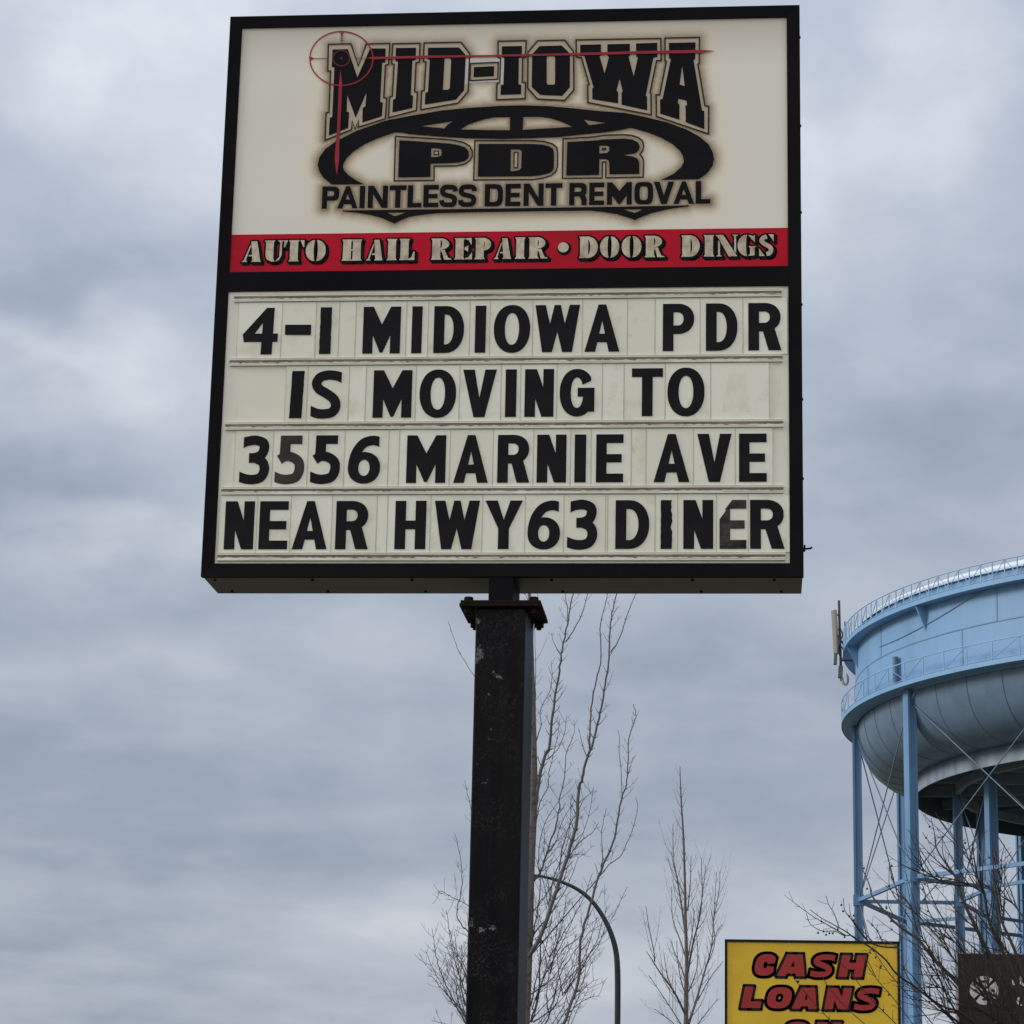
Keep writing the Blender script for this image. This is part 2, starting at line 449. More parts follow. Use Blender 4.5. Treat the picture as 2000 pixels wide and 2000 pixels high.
def catmull(pts, k=4):
    pts = [Vector(p) for p in pts]
    if len(pts) < 3: return pts
    out = []
    ext = [pts[0] * 2 - pts[1]] + pts + [pts[-1] * 2 - pts[-2]]
    for i in range(1, len(ext) - 2):
        p0, p1, p2, p3 = ext[i - 1:i + 3]
        for j in range(k):
            t = j / k
            out.append(0.5 * ((2 * p1) + (p2 - p0) * t + (2 * p0 - 5 * p1 + 4 * p2 - p3) * t * t + (3 * p1 - p0 - 3 * p2 + p3) * t ** 3))
    out.append(pts[-1])
    return out

# ------------------------------------------------------------------ flat lettering helpers (2D faces, united with a constrained triangulation)
def union(polys):
    vs_, fs = [], []
    for p in polys:
        a = sum(p[i][0] * p[(i + 1) % len(p)][1] - p[(i + 1) % len(p)][0] * p[i][1] for i in range(len(p)))
        if a < 0: p = p[::-1]
        b = len(vs_)
        vs_.extend(Vector((q[0], q[1])) for q in p); fs.append(list(range(b, b + len(p))))
    r = delaunay_2d_cdt(vs_, [], fs, 0, 1e-6)
    return [(v.x, v.y) for v in r[0]], [tuple(f) for f, o in zip(r[2], r[5]) if len(o)]

def boundary(tris):
    c = {}
    for t in tris:
        for i in range(len(t)):
            e = (t[i], t[(i + 1) % len(t)])
            c[e] = 1
    return [e for e in c if (e[1], e[0]) not in c]

def flat(mb, verts, tris, y, mi=0):
    """faces in the X-Z plane facing -Y"""
    mb.add([(x, y, z) for x, z in verts], tris, mi)

def solid(mb, verts, tris, y0, y1, mi=0):
    """front at y0 (towards the viewer), back at y1"""
    n = len(verts)
    mb.add([(x, y0, z) for x, z in verts] + [(x, y1, z) for x, z in verts],
           list(tris) + [tuple(i + n for i in t[::-1]) for t in tris] + [(b, a, a + n, b + n) for a, b in boundary(tris)], mi)

def loops_face(mb, loops, y, mi=0):
    ll = [[Vector((p[0], p[1], 0)) for p in L] for L in loops]
    tr = tessellate_polygon(ll)
    flatv = [(p.x, p.y) for L in ll for p in L]
    out = []
    for t in tr:
        a, b, c = (flatv[i] for i in t)
        ar = (b[0] - a[0]) * (c[1] - a[1]) - (c[0] - a[0]) * (b[1] - a[1])
        out.append(t if ar > 0 else t[::-1])
    mb.add([(x, y, z) for x, z in flatv], out, mi)

def strip(mb, loop, hw, y, mi=0, closed=True):
    """mitred band of half-width hw along a polyline"""
    n = len(loop)
    L, R = [], []
    for i in range(n):
        p = Vector(loop[i])
        a = Vector(loop[i - 1]) if (closed or i > 0) else None
        b = Vector(loop[(i + 1) % n]) if (closed or i < n - 1) else None
        d1 = (p - a).normalized() if a is not None else (b - p).normalized()
        d2 = (b - p).normalized() if b is not None else d1
        n1 = Vector((-d1.y, d1.x)); n2 = Vector((-d2.y, d2.x))
        m = n1 + n2
        m = m / max(m.length_squared / 2.0, 0.35)
        L.append(p + m * hw); R.append(p - m * hw)
    vs_ = [(q.x, y, q.y) for q in L] + [(q.x, y, q.y) for q in R]
    fs = []
    for i in range(n if closed else n - 1):
        j = (i + 1) % n
        fs.append((n + i, n + j, j, i))
    mb.add(vs_, fs, mi)

def rectp(x0, y0, x1, y1): return [(x0, y0), (x1, y0), (x1, y1), (x0, y1)]
def sgnpow(v, e): return math.copysign(abs(v) ** e, v)
def arcq(cx, cy, rx, ry, tx, ty, a0, a1, n=16, e=2.0, e2=None):
    e2 = e2 or e
    out = []
    def pt(a, RX, RY, ex):
        return (cx + RX * sgnpow(math.cos(a), 2 / ex), cy + RY * sgnpow(math.sin(a), 2 / ex))
    for k in range(n):
        a = math.radians(a0 + (a1 - a0) * k / n); b = math.radians(a0 + (a1 - a0) * (k + 1) / n)
        out.append([pt(a, rx - tx, ry - ty, e2), pt(a, rx, ry, e), pt(b, rx, ry, e), pt(b, rx - tx, ry - ty, e2)])
    return out
def hull(p):
    p = sorted(p)
    def half(q):
        r = []
        for c in q:
            while len(r) > 1 and (r[-1][0] - r[-2][0]) * (c[1] - r[-2][1]) - (r[-1][1] - r[-2][1]) * (c[0] - r[-2][0]) <= 1e-12: r.pop()
            r.append(c)
        return r[:-1]
    return half(p) + half(p[::-1])
def spine(pts, t, k=5):
    pp = catmull([Vector((x, y, 0)) for x, y in pts], k)
    out = []
    for i in range(len(pp)):
        a = pp[max(i - 1, 0)]; b = pp[min(i + 1, len(pp) - 1)]
        d = (b - a).normalized(); nn = Vector((-d.y, d.x, 0)) * (t / 2)
        out.append((pp[i] + nn, pp[i] - nn))
    return [hull([(out[i][0].x, out[i][0].y), (out[i][1].x, out[i][1].y), (out[i + 1][1].x, out[i + 1][1].y), (out[i + 1][0].x, out[i + 1][0].y)]) for i in range(len(out) - 1)]

def clipx(polys, x0=None, x1=None, ymin=-1e9):
    out = []
    for p in polys:
        if max(q[1] for q in p) < ymin: out.append(p); continue
        for lim, sg in ((x0, 1), (x1, -1)):
            if lim is None: continue
            r = []
            for i in range(len(p)):
                a, b = p[i - 1], p[i]
                ia, ib = (a[0] - lim) * sg >= 0, (b[0] - lim) * sg >= 0
                if ia != ib:
                    t = (lim - a[0]) / (b[0] - a[0]); r.append((lim, a[1] + (b[1] - a[1]) * t))
                if ib: r.append(b)
            p = r
            if not p: break
        if len(p) > 2: out.append(p)
    return out

def glyph(ch, w, h, tv, th, e=2.1):
    """bold grotesque capitals and figures in a box w x h; tv, th = stem and bar thickness"""
    t = tv
    R_ = rectp
    if ch in 'I1': return [R_(0, 0, w, h)]
    if ch == '-': return [R_(0, 0, w, h)]
    if ch == 'L': return [R_(0, 0, t, h), R_(t * .9, 0, w, th)]
    if ch == 'T': return [R_(0, h - th, w, h), R_(w / 2 - t / 2, 0, w / 2 + t / 2, h - th * .5)]
    if ch == 'E': return [R_(0, 0, t, h), R_(t * .9, 0, w, th), R_(t * .9, h - th, w, h), R_(t * .9, h * .5 - th * .48, w * .94, h * .5 + th * .48)]
    if ch == 'H': return [R_(0, 0, t, h), R_(w - t, 0, w, h), R_(t * .9, h * .5 - th * .5, w - t * .9, h * .5 + th * .5)]
    if ch == 'N': return [R_(0, 0, t, h), R_(w - t, 0, w, h), [(0, h), (t * 1.12, h), (w, 0), (w - t * 1.12, 0)]]
    if ch == 'A':
        a = t * (.72 if tv < .3 * h else .56 * w / t); hA = h * (.66 if tv < .3 * h else .70)
        cb = h * (.20 if tv < .3 * h else .12)
        return [[(0, 0), (t, 0), (w / 2, hA), (w / 2, h), (w / 2 - a / 2, h)], [(w - t, 0), (w, 0), (w / 2 + a / 2, h), (w / 2, h), (w / 2, hA)],
                [(t + (w / 2 - t) * cb / hA - t * .3, cb), (w - t - (w / 2 - t) * cb / hA + t * .3, cb), (w - t - (w / 2 - t) * (cb + th) / hA + t * .3, cb + th), (t + (w / 2 - t) * (cb + th) / hA - t * .3, cb + th)]]
    if ch == 'V': return [[(0, h), (t * 1.08, h), (w / 2, h * .40), (w - t * 1.08, h), (w, h), (w / 2 + t * .52, 0), (w / 2 - t * .52, 0)]]
    if ch == 'Y': return [[(0, h), (t * 1.15, h), (w / 2, h * .60), (w - t * 1.15, h), (w, h), (w / 2 + t / 2, h * .42), (w / 2 + t / 2, 0), (w / 2 - t / 2, 0), (w / 2 - t / 2, h * .42)]]
    if ch == 'M':
        s = t * .95
        out = [R_(0, 0, s, h), R_(w - s, 0, w, h)]
        for sg in (1, -1):
            q = [(0, h), (s, h), (w / 2, h * .62), (w / 2, h * .02), (w / 2 - s * .14, h * .02), (s * .9, h * .44)]
            out.append(q if sg > 0 else [(w - x, y) for x, y in q])
        return out
    if ch == 'W':
        q = [(0, h), (.23 * w, h), (.335 * w, .60 * h), (.43 * w, h), (.5 * w, h), (.5 * w, .43 * h), (.385 * w, 0), (.165 * w, 0)]
        return [q, [(w - x, y) for x, y in q]]
    if ch == 'D':
        xb = w * .40
        return [R_(0, 0, t, h), R_(t * .9, h - th, xb, h), R_(t * .9, 0, xb, th)] + arcq(xb, h / 2, w - xb, h / 2, t, th, -90, 90, 20, e)
    if ch == 'O': return arcq(w / 2, h / 2, w / 2, h / 2, t, th * .95, 0, 360, 40, e)
    if ch == 'C' and tv > .3 * h: return clipx(arcq(w / 2, h / 2, w / 2, h / 2, t, th * 1.12, 8, 352, 36, e), None, w * .93)
    if ch == 'C': return arcq(w / 2, h / 2, w / 2, h / 2, t, th * .95, 42, 318, 32, e)
    if ch == 'G': return clipx(arcq(w / 2, h / 2, w / 2, h / 2, t, th, 30, 350, 32, e), None, w * .90, h * .61) + [R_(w - t, h * .10, w, h * .50), R_(w * .52, h * .42, w, h * .60)]
    if ch in 'PR':
        yb = h * (.36 if ch == 'P' else .40); xb = w * .48; hh = (h - yb) / 2
        out = [R_(0, 0, t, h), R_(t * .9, h - th, xb, h), R_(t * .9, yb, xb, yb + th)] + arcq(xb, yb + hh, w - xb - (0 if ch == 'P' else w * .02), hh, t, th, -90, 90, 18, e)
        if ch == 'R':
            if e > 3: out += [R_(w - t, 0, w, yb * .72), [(w - t * 1.5, yb + th * .3), (w - t, yb * .5), (w, yb * .70), (w - t * .4, yb + th * .5)]]
            else: out.append([(w - t * 1.18, 0), (w, 0), (w * .60 + t * .5, yb + th * .8), (w * .60 - t * .55, yb + th * .3)])
        return out
    if ch == 'S':
        tt = (tv + th) / 2 if tv < .3 * h else .255 * h
        if e > 3: pts = [(.90, .70), (.86, .82), (.70, .89), (.30, .89), (.155, .80), (.155, .64), (.30, .55), (.70, .47), (.845, .38), (.845, .20), (.70, .11), (.30, .11), (.14, .18), (.10, .31)]
        else:
            pts = [(1.12, .81), (.92, .87), (.72, .897), (.50, .898), (.27, .85), (.165, .73), (.26, .61), (.5, .52), (.76, .40), (.835, .25), (.72, .13), (.48, .095), (.25, .10), (.06, .14), (-.15, .20)]
            return clipx(spine([(x * w, y * h) for x, y in pts], tt), 0, w)
        return spine([(x * w, y * h) for x, y in pts], tt)
    if ch == '3':
        tt = (tv + th) / 2
        return clipx(spine([(x * w, y * h) for x, y in [(-.06, .80), (.12, .865), (.30, .895), (.52, .905), (.76, .85), (.80, .73), (.70, .60), (.48, .545), (.30, .54)]], tt), .10 * w, w) + \
            clipx(spine([(x * w, y * h) for x, y in [(.30, .535), (.52, .53), (.76, .45), (.835, .29), (.72, .14), (.48, .092), (.25, .10), (.06, .135), (-.15, .19)]], tt), 0, w)
    if ch == '5':
        tt = (tv + th) / 2
        return [R_(w * .20, h - th, w * .90, h), [(w * .14, h * .52), (w * .50, h * .52), (w * .50, h), (w * .16, h)]] + \
            clipx(spine([(x * w, y * h) for x, y in [(.14, .50), (.34, .565), (.58, .55), (.80, .45), (.835, .29), (.72, .14), (.46, .092), (.22, .10), (.03, .14), (-.15, .19)]], tt), 0, w)
    if ch == '6':
        tt = (tv + th) / 2
        return arcq(w / 2, h * .325, w / 2, h * .325, t, th * .9, 0, 360, 32, e) + clipx(spine([(x * w, y * h) for x, y in [(1.1, .82), (.93, .87), (.72, .89), (.46, .83), (.26, .66), (.165, .45), (.155, .30)]], tt), 0, w * .95)
    if ch == '4':
        F = [[(.53, 0), (.85, 0), (.88, 1), (.68, 1), (.57, .82)], [(.03, .27), (1, .27), (1, .445), (.03, .445)], [(0, .43), (.66, 1), (.72, 1), (.72, .86), (.57, .69), (.33, .44), (.03, .28)]]
        return [[(x * w, y * h) for x, y in f] for f in F]
    return [R_(0, 0, w, h)]

def stencil(ch, w, h):
    """heavy stencil-cut serif capitals"""
    def stem(x0, x1, top=True, bot=True, sf=.055):
        out = [rectp(x0, h * .03, x1, h * .97)]
        if top: out.append([(x0, h * .90), (x0 - sf * h, h), (x1 + sf * h, h), (x1, h * .90)])
        if bot: out.append([(x0 - sf * h, 0), (x1 + sf * h, 0), (x1, h * .10), (x0, h * .10)])
        return out
    s = .36 * h
    g = .10 * h
    def lens(cx, rx, right):
        n = 10; pts = []
        for k in range(n + 1):
            a = math.radians(-90 + 180 * k / n)
            pts.append((cx + rx * math.cos(a) * (1 if right else -1), h / 2 + h / 2 * math.sin(a)))
        inner = [(cx + .10 * rx * (1 if right else -1) * math.cos(math.radians(90 - 18 * k)), h / 2 + h * .44 * math.sin(math.radians(90 - 18 * k))) for k in range(n + 1)]
        return pts + inner
    if ch == 'A': return [[(0, 0), (w * .30, 0), (w * .22, h * .09), (w * .46, h * .74), (w * .42, h * .80), (w * .12, h * .09)], [(w * .46, h * .97), (w * .76, h * .97), (w * .95, h * .06), (w, 0), (w * .50, 0), (w * .55, h * .08)], rectp(w * .36, h * .26, w * .56, h * .33)]
    if ch == 'U': return [[(0, h), (w * .55, h), (w * .48, h * .92), (w * .48, h * .16), (w * .56, 0), (w * .40, 0), (w * .16, h * .10), (w * .08, h * .28), (w * .08, h * .90)], [(w * .66, h), (w, h), (w * .90, h * .90), (w * .90, h * .30), (w * .78, h * .08), (w * .60, 0), (w * .62, h * .06), (w * .78, h * .22), (w * .80, h * .90)]]
    if ch == 'T': return stem(w * .5 - s / 2, w * .5 + s / 2) + [[(0, h), (w * .2, h), (w * .04, h * .66), (0, h * .68)], [(w, h), (w * .8, h), (w * .96, h * .66), (w, h * .68)]]
    if ch == 'O': return [lens(w / 2 - g / 2, w / 2 - g / 2, False), lens(w / 2 + g / 2, w / 2 - g / 2, True)]
    if ch == 'H': return stem(w * .09, w * .09 + s) + stem(w * .91 - s, w * .91) + [rectp(w * .45, h * .46, w * .58, h * .54)]
    if ch == 'I': return stem(w * .18, w * .82)
    if ch == 'L': return stem(w * .08, w * .08 + s) + [[(w * .62, 0), (w, 0), (w, h * .40), (w * .93, h * .40), (w * .80, h * .12), (w * .62, h * .06)]]
    if ch == 'E': return stem(w * .08, w * .08 + s) + [[(w * .62, 0), (w, 0), (w, h * .34), (w * .80, h * .10), (w * .62, h * .06)], [(w * .62, h), (w * .96, h), (w * .96, h * .66), (w * .80, h * .90), (w * .62, h * .94)], [(w * .58, h * .46), (w * .78, h * .36), (w * .78, h * .66), (w * .58, h * .55)]]
    def bowl(x, y0, y1, rx):
        n = 10; c = (y0 + y1) / 2; r = (y1 - y0) / 2
        return [(x + rx * math.cos(math.radians(-90 + 18 * k)), c + r * math.sin(math.radians(-90 + 18 * k))) for k in range(n + 1)] + [(x + rx * .22 * math.cos(math.radians(90 - 18 * k)), c + r * .72 * math.sin(math.radians(90 - 18 * k))) for k in range(n + 1)]
    if ch == 'P': return stem(w * .07, w * .07 + s) + [bowl(w * .50, h * .40, h, w * .5)]
    if ch == 'R': return stem(w * .06, w * .06 + s) + [bowl(w * .44, h * .46, h, w * .44), [(w * .46, h * .44), (w * .66, h * .46), (w * .84, h * .08), (w, h * .04), (w, 0), (w * .64, 0), (w * .56, h * .30)]]
    if ch == 'D': return stem(w * .06, w * .06 + s) + [bowl(w * .48, 0, h, w * .52)]
    if ch == 'N': return [[(0, h), (w * .34, h), (w * .95, 0), (w * .58, 0), (w * .10, h * .90)], [(w * .02, 0), (w * .30, 0), (w * .20, h * .08), (w * .20, h * .66), (w * .12, h * .74), (w * .12, h * .08)], [(w * .72, h), (w, h), (w * .90, h * .92), (w * .90, h * .14), (w * .82, h * .26), (w * .82, h * .92)]]
    if ch == 'G': return [lens(w * .50, w * .50, False), [(w * .56, 0), (w * .90, h * .04), (w * .90, h * .38), (w, h * .46), (w * .58, h * .46), (w * .66, h * .38), (w * .66, h * .12)], [(w * .58, h), (w * .82, h * .92), (w * .92, h), (w * .92, h * .64), (w * .74, h * .78)]]
    if ch == 'S': return spine([(x * w, y * h) for x, y in [(.52, .90), (.30, .84), (.20, .72), (.34, .58), (.62, .46), (.78, .32), (.70, .14), (.50, .09)]], .20 * h) + [[(w * .62, h), (w * .95, h), (w * .95, h * .66), (w * .78, h * .86)], [(w * .04, 0), (w * .40, 0), (w * .24, h * .14), (w * .04, h * .36)]]
    return [rectp(0, 0, w, h)]

# ------------------------------------------------------------------ ground
def structures():
    g = MB(); S = 900.0
    g.add([(-S, -S, 0), (S, -S, 0), (S, S, 0), (-S, S, 0)], [(0, 1, 2, 3)])
    tag(g.build('ground', M['ground']), kind='structure')
    a = MB(); a.add([(-30, -40, .004), (40, -40, .004), (40, -1.5, .004), (-30, -1.5, .004)], [(0, 1, 2, 3)])
    tag(a.build('parking_lot', M['asphalt']), kind='structure')
    k = MB(); k.box((-30, -1.5, -.1), (40, -1.32, .13))
    tag(k.build('kerb', M['concrete']), kind='structure')
    r = MB(); r.add([(-400, 22, .004), (400, 22, .004), (400, 31, .004), (-400, 31, .004)], [(0, 1, 2, 3)])
    tag(r.build('road', M['asphalt']), kind='structure')
    mk = MB()
    for i in range(-30, 31):
        mk.box((i * 9 - 1.5, 26.42, .006), (i * 9 + 1.5, 26.56, .008))
    tag(mk.build('road_marking', M['paintline']), kind='structure')
structures()

# ------------------------------------------------------------------ the big pole sign
Z0 = 4.0; SW = 2.44; SH = 2.4795; SD = 0.3283
FY = 0.012                                    # depth of the sign faces behind the frame front
def S(x, y):                                  # photo pixel -> (X, Z) on the sign face
    p = P(x, y, FY); return (p.x, p.z)
def Sx(x, y): return S(x, y)[0]
def Sz(x, y): return S(x, y)[1]
def T(ox, oy, pts, s=8.05): return [S(ox + x / s, oy + y / s) for x, y in pts]

SIGN = root('pole_sign', (0, .164, 0))
tag(SIGN, 'tall two panel roadside sign with black frame on a scuffed black square post', 'pole sign')

def build_sign():
    hw = SW / 2
    zt = Z0 + SH
    uz1, uz0 = Z0 + 2.4275, Z0 + 1.3128
    mz1, mz0 = Z0 + 1.2277, Z0 + 0.0555
    ux, mx0, mx1 = 1.1685, -1.1665, 1.162
    # cabinet shell
    c = MB()
    t = .012
    c.box((-hw + .004, .030, Z0 + .004), (-hw + .004 + t, SD, zt - .004))
    c.box((hw - .004 - t, .030, Z0 + .004), (hw - .004, SD, zt - .004))
    c.box((-hw + .004 + t, .030, zt - .004 - t), (hw - .004 - t, SD, zt - .004))
    c.box((-hw + .004 + t, .030, Z0 + .004), (hw - .004 - t, SD, Z0 + .004 + t))
    c.box((-hw + .004 + t, SD - .02, Z0 + .004 + t), (hw - .004 - t, SD - .004, zt - .004 - t))
    c.build('cabinet', M['can'], SIGN)
    # mitred retainer frame, front lip and return
    f = MB()
    def ring(x0, z0, x1, z1, ix0, iz0, ix1, iz1, y0, y1):
        o = [(x0, z0), (x1, z0), (x1, z1), (x0, z1)]; i = [(ix0, iz0), (ix1, iz0), (ix1, iz1), (ix0, iz1)]
        for k in range(4):
            j = (k + 1) % 4
            gp = .0006
            fv = [(o[k][0], y0, o[k][1]), (o[j][0], y0, o[j][1]), (i[j][0], y0 + .004, i[j][1]), (i[k][0], y0 + .004, i[k][1])]
            bv = [(o[k][0], y1, o[k][1]), (o[j][0], y1, o[j][1]), (i[j][0], y1, i[j][1]), (i[k][0], y1, i[k][1])]
            f.add(fv + bv, [(0, 1, 2, 3), (0, 4, 5, 1), (2, 6, 7, 3), (7, 6, 5, 4)])
    ring(-hw, Z0, hw, zt, -1.1675, mz0, 1.1655, uz1, 0.0, .030)
    fo = f.build('frame', M['frame'], SIGN)
    d = MB(); d.box((-1.1675, .003, mz1), (1.1675, .030, uz0))
    d.build('divider_bar', M['frame'], SIGN)
    # rear retainer
    rr = MB(); rr.box((-1.12, SD - .003, Z0 + .1), (1.12, SD + .004, zt - .1))
    rr.build('rear_face', M['board'], SIGN)
    # screws on the right flank, and the little hook
    sides = [73, 246, 415, 595, 780, 935]
    for py in sides:
        p = P(1566, py, .06)
        s = MB(); s.lathe([(0, .0), (.007, .0), (.007, .006), (.003, .009), (0, .009)], (0, 0), 8)
        o = s.build('screw', M['steel_dark'], SIGN, origin=(0, 0, 0))
        o.rotation_euler = (0, math.pi / 2, 0); o.location = Vector((hw - .004, .06, p.z)) - Vector(SIGN['_loc'])
    hk = MB(); zc = P(1572, 1072, .05).z
    hk.tube([(hw - .01, .05, zc), (hw + .012, .05, zc), (hw + .030, .05, zc + .002), (hw + .034, .05, zc + .008)], .004, 6)
    hk.tube([(hw + .004, .05, zc - .012), (hw + .006, .05, zc + .016)], .004, 6)
    hk.build('hook', M['steel_dark'], SIGN)
    for px in (422, 612, 806, 1078, 1353, 1512):
        for yy, n_ in ((.075, 0), (.285, 1)):
            s = MB(); s.lathe([(.0065, 0), (.0065, -.004), (.003, -.006), (0, -.006)], (0, 0), 8)
            o = s.build('screw', M['steel_dark'], SIGN, origin=(0, 0, 0))
            o.location = Vector((P(px, 1140, .1).x + n_ * .03, yy, Z0 + .004)) - Vector(SIGN['_loc'])
    # ---- upper face with printed artwork
    ART = []       # loops used for the airbrushed shade
    face_y = FY
    ink = MB(); line = MB(); laser = MB(); patch = MB()
    def black(loops, shade=True):
        loops_face(ink, loops, face_y - .002)
        if shade: ART.append(loops)
    BIG = [
        (600, 50, [[(398, 378), (640, 372), (790, 815), (985, 372), (1000, 362), (1235, 362), (1228, 580), (1180, 585), (1148, 1200), (1190, 1212), (1175, 1425), (868, 1525), (873, 1290), (915, 1275), (935, 1045), (762, 1450), (632, 1095), (620, 1355), (660, 1365), (645, 1610), (340, 1730), (355, 1455), (395, 1435), (428, 660), (388, 650)]],
         [(335, 297), (690, 290), (805, 640), (930, 293), (1300, 283), (1280, 610), (1232, 625), (1205, 1135), (1250, 1145), (1230, 1465), (803, 1600), (812, 1480), (750, 1630), (708, 1490), (697, 1640), (283, 1805), (300, 1375), (345, 1365), (370, 715), (325, 718)]),
        (600, 50, [[(1395, 355), (1712, 350), (1705, 540), (1655, 555), (1630, 1090), (1665, 1105), (1655, 1295), (1340, 1365), (1352, 1165), (1390, 1150), (1428, 570), (1390, 560)]],
         [(1347, 290), (1775, 280), (1765, 575), (1712, 585), (1690, 1045), (1735, 1050), (1718, 1335), (1280, 1450), (1298, 1125), (1340, 1110), (1368, 612), (1328, 600)]),
        (800, 50, [[(290, 350), (775, 345), (880, 460), (882, 480), (858, 1015), (728, 1165), (240, 1242), (248, 1060), (290, 1045), (318, 540), (285, 530)], [(550, 515), (635, 515), (655, 545), (632, 985), (605, 1010), (525, 1012)]],
         [(228, 275), (810, 265), (945, 440), (922, 1035), (765, 1220), (178, 1325), (190, 1035), (232, 1022), (260, 575), (220, 565)]),
        (800, 50, [[(1012, 655), (1332, 640), (1325, 795), (1005, 812)]], [(960, 600), (1397, 580), (1388, 845), (952, 868)]),
        (960, 50, [[(163, 328), (480, 322), (475, 505), (430, 510), (425, 925), (468, 935), (465, 1080), (142, 1090), (148, 940), (190, 930), (200, 510), (162, 500)]],
         [(105, 250), (545, 240), (535, 500), (490, 505), (485, 895), (535, 900), (528, 1150), (80, 1168), (88, 912), (130, 900), (143, 515), (105, 505)]),
        (960, 50, [[(755, 325), (1105, 315), (1225, 435), (1235, 445), (1232, 970), (1112, 1105), (765, 1090), (632, 965), (640, 450)], [(868, 485), (990, 480), (1000, 510), (1000, 905), (985, 930), (885, 930), (868, 905)]],
         [(728, 240), (1150, 232), (1290, 412), (1295, 1015), (1150, 1178), (722, 1158), (570, 985), (575, 420)]),
        (1160, 50, [[(-215, 303), (112, 297), (112, 475), (88, 480), (168, 755), (238, 490), (212, 480), (212, 295), (565, 287), (565, 480), (545, 490), (625, 800), (692, 495), (665, 490), (662, 283), (997, 272), (997, 495), (935, 505), (815, 1105), (835, 1115), (838, 1332), (435, 1245), (435, 1045), (455, 1040), (403, 835), (355, 1025), (380, 1045), (382, 1222), (-25, 1158), (-25, 985), (-5, 978), (-150, 480), (-215, 475)]],
         [(-280, 228), (1052, 205), (1058, 550), (985, 555), (882, 1060), (898, 1075), (900, 1405), (-92, 1212), (-95, 938), (-72, 930), (-195, 505), (-275, 495)]),
        (1160, 50, [[(1180, 275), (1598, 265), (1592, 530), (1565, 540), (1700, 1335), (1735, 1345), (1738, 1630), (1445, 1520), (1440, 1255), (1465, 1255), (1455, 1180), (1330, 1150), (1318, 1215), (1345, 1245), (1345, 1480), (1042, 1385), (1040, 1165), (1080, 1155), (1210, 525), (1180, 515)], [(1388, 630), (1428, 950), (1348, 930)]],
         [(1118, 200), (1660, 188), (1655, 600), (1635, 610), (1745, 1260), (1805, 1275), (1800, 1705), (985, 1430), (978, 1090), (1035, 1095), (1140, 565), (1118, 555)]),
    ]
    LW = .0030
    for ox, oy, loops, outl in BIG:
        black([T(ox, oy, L) for L in loops], False)
        ol = T(ox, oy, outl)
        strip(line, ol, LW, face_y - .003)
        ART.append([ol])
    # the swoosh ring
    r5 = lambda pts: T(600, 200, pts)
    r6 = lambda pts: T(800, 200, pts)
    r7 = lambda pts: T(980, 200, pts)
    r8 = lambda pts: T(1180, 200, pts)
    outer = r5([(380, 1290), (250, 1180), (190, 1085), (165, 985), (190, 870), (285, 735), (450, 615), (780, 447), (1240, 285)]) + \
        r6([(0, 215), (500, 130), (900, 90), (1400, 58), (1750, 48)]) + r7([(700, 58), (1100, 92), (1500, 135)]) + \
        r8([(322, 165), (600, 220), (1000, 318), (1300, 430), (1500, 540), (1640, 660), (1710, 790), (1728, 900), (1700, 1010), (1610, 1125), (1490, 1205),
            (890, 1222), (1100, 1120), (1210, 1020), (1255, 935), (1240, 850), (1195, 768), (1080, 660), (900, 560), (700, 480), (520, 425), (420, 403), (200, 445), (0, 472)]) + \
        r7([(1300, 502), (900, 545), (500, 563), (0, 577)]) + r6([(900, 564), (500, 542), (0, 500)]) + \
        r5([(1500, 478), (1375, 473), (1100, 570), (900, 660), (720, 780), (620, 880), (572, 960), (562, 1020), (585, 1075), (650, 1145), (760, 1220), (895, 1290)])
    holes = [r6([(180, 375), (680, 295), (600, 350), (550, 410)]),
             r6([(805, 425), (920, 350), (1060, 300), (1200, 260), (1340, 235), (1580, 232), (1578, 437), (1200, 437)]),
             r7([(340, 230), (600, 228), (750, 245), (900, 290), (1030, 345), (1105, 385), (700, 412), (330, 432)]),
             r7([(1290, 272), (1640, 325), (1370, 358), (1340, 320)])]
    black([outer] + holes)
    # P D R
    sm = lambda L: L
    P_ = r6([(-160, 600), (0, 605), (400, 632), (640, 650), (780, 675), (880, 712), (925, 765), (935, 830), (920, 880), (870, 920), (780, 945), (600, 958), (330, 965), (328, 1172), (-178, 1182)])
    Ph = r6([(340, 720), (440, 722), (495, 740), (505, 790), (495, 840), (440, 858), (338, 862)])
    black([P_, Ph])
    strip(line, r6([(-220, 535), (0, 550), (500, 580), (700, 598), (850, 632), (945, 690), (985, 765), (985, 850), (950, 915), (870, 970), (740, 1000), (385, 1005), (385, 1228), (-240, 1235)]), LW, face_y - .003)
    strip(line, r6([(385, 768), (455, 768), (460, 820), (385, 825)]), .0022, face_y - .003)
    D_ = r7([(-361, 655), (500, 655), (640, 665), (740, 690), (800, 725), (820, 780), (820, 1030), (800, 1080), (740, 1115), (620, 1145), (480, 1160), (-375, 1168)])
    Dh = r7([(145, 740), (260, 740), (300, 750), (312, 780), (305, 1030), (280, 1065), (220, 1075), (140, 1085)])
    black([D_, Dh])
    strip(line, r7([(-421, 603), (500, 603), (680, 620), (800, 655), (865, 715), (880, 800), (875, 1020), (850, 1090), (780, 1150), (660, 1190), (500, 1215), (-440, 1222)]), LW, face_y - .003)
    strip(line, r7([(195, 785), (258, 785), (250, 1028), (192, 1032)]), .0026, face_y - .003)
    Ro = r7([(1030, 625), (1500, 597)]) + r8([(0, 583), (322, 570), (450, 588), (530, 630), (560, 690), (545, 760), (480, 805), (290, 830), (430, 847), (520, 882), (552, 940), (552, 1125), (82, 1132)]) + \
        r7([(1692, 965), (1680, 918), (1640, 892), (1535, 890), (1530, 1140), (1015, 1150)])
    Rh = r7([(1535, 680), (1650, 680), (1692, 700), (1690, 760), (1660, 795), (1535, 805)])
    black([Ro, Rh])
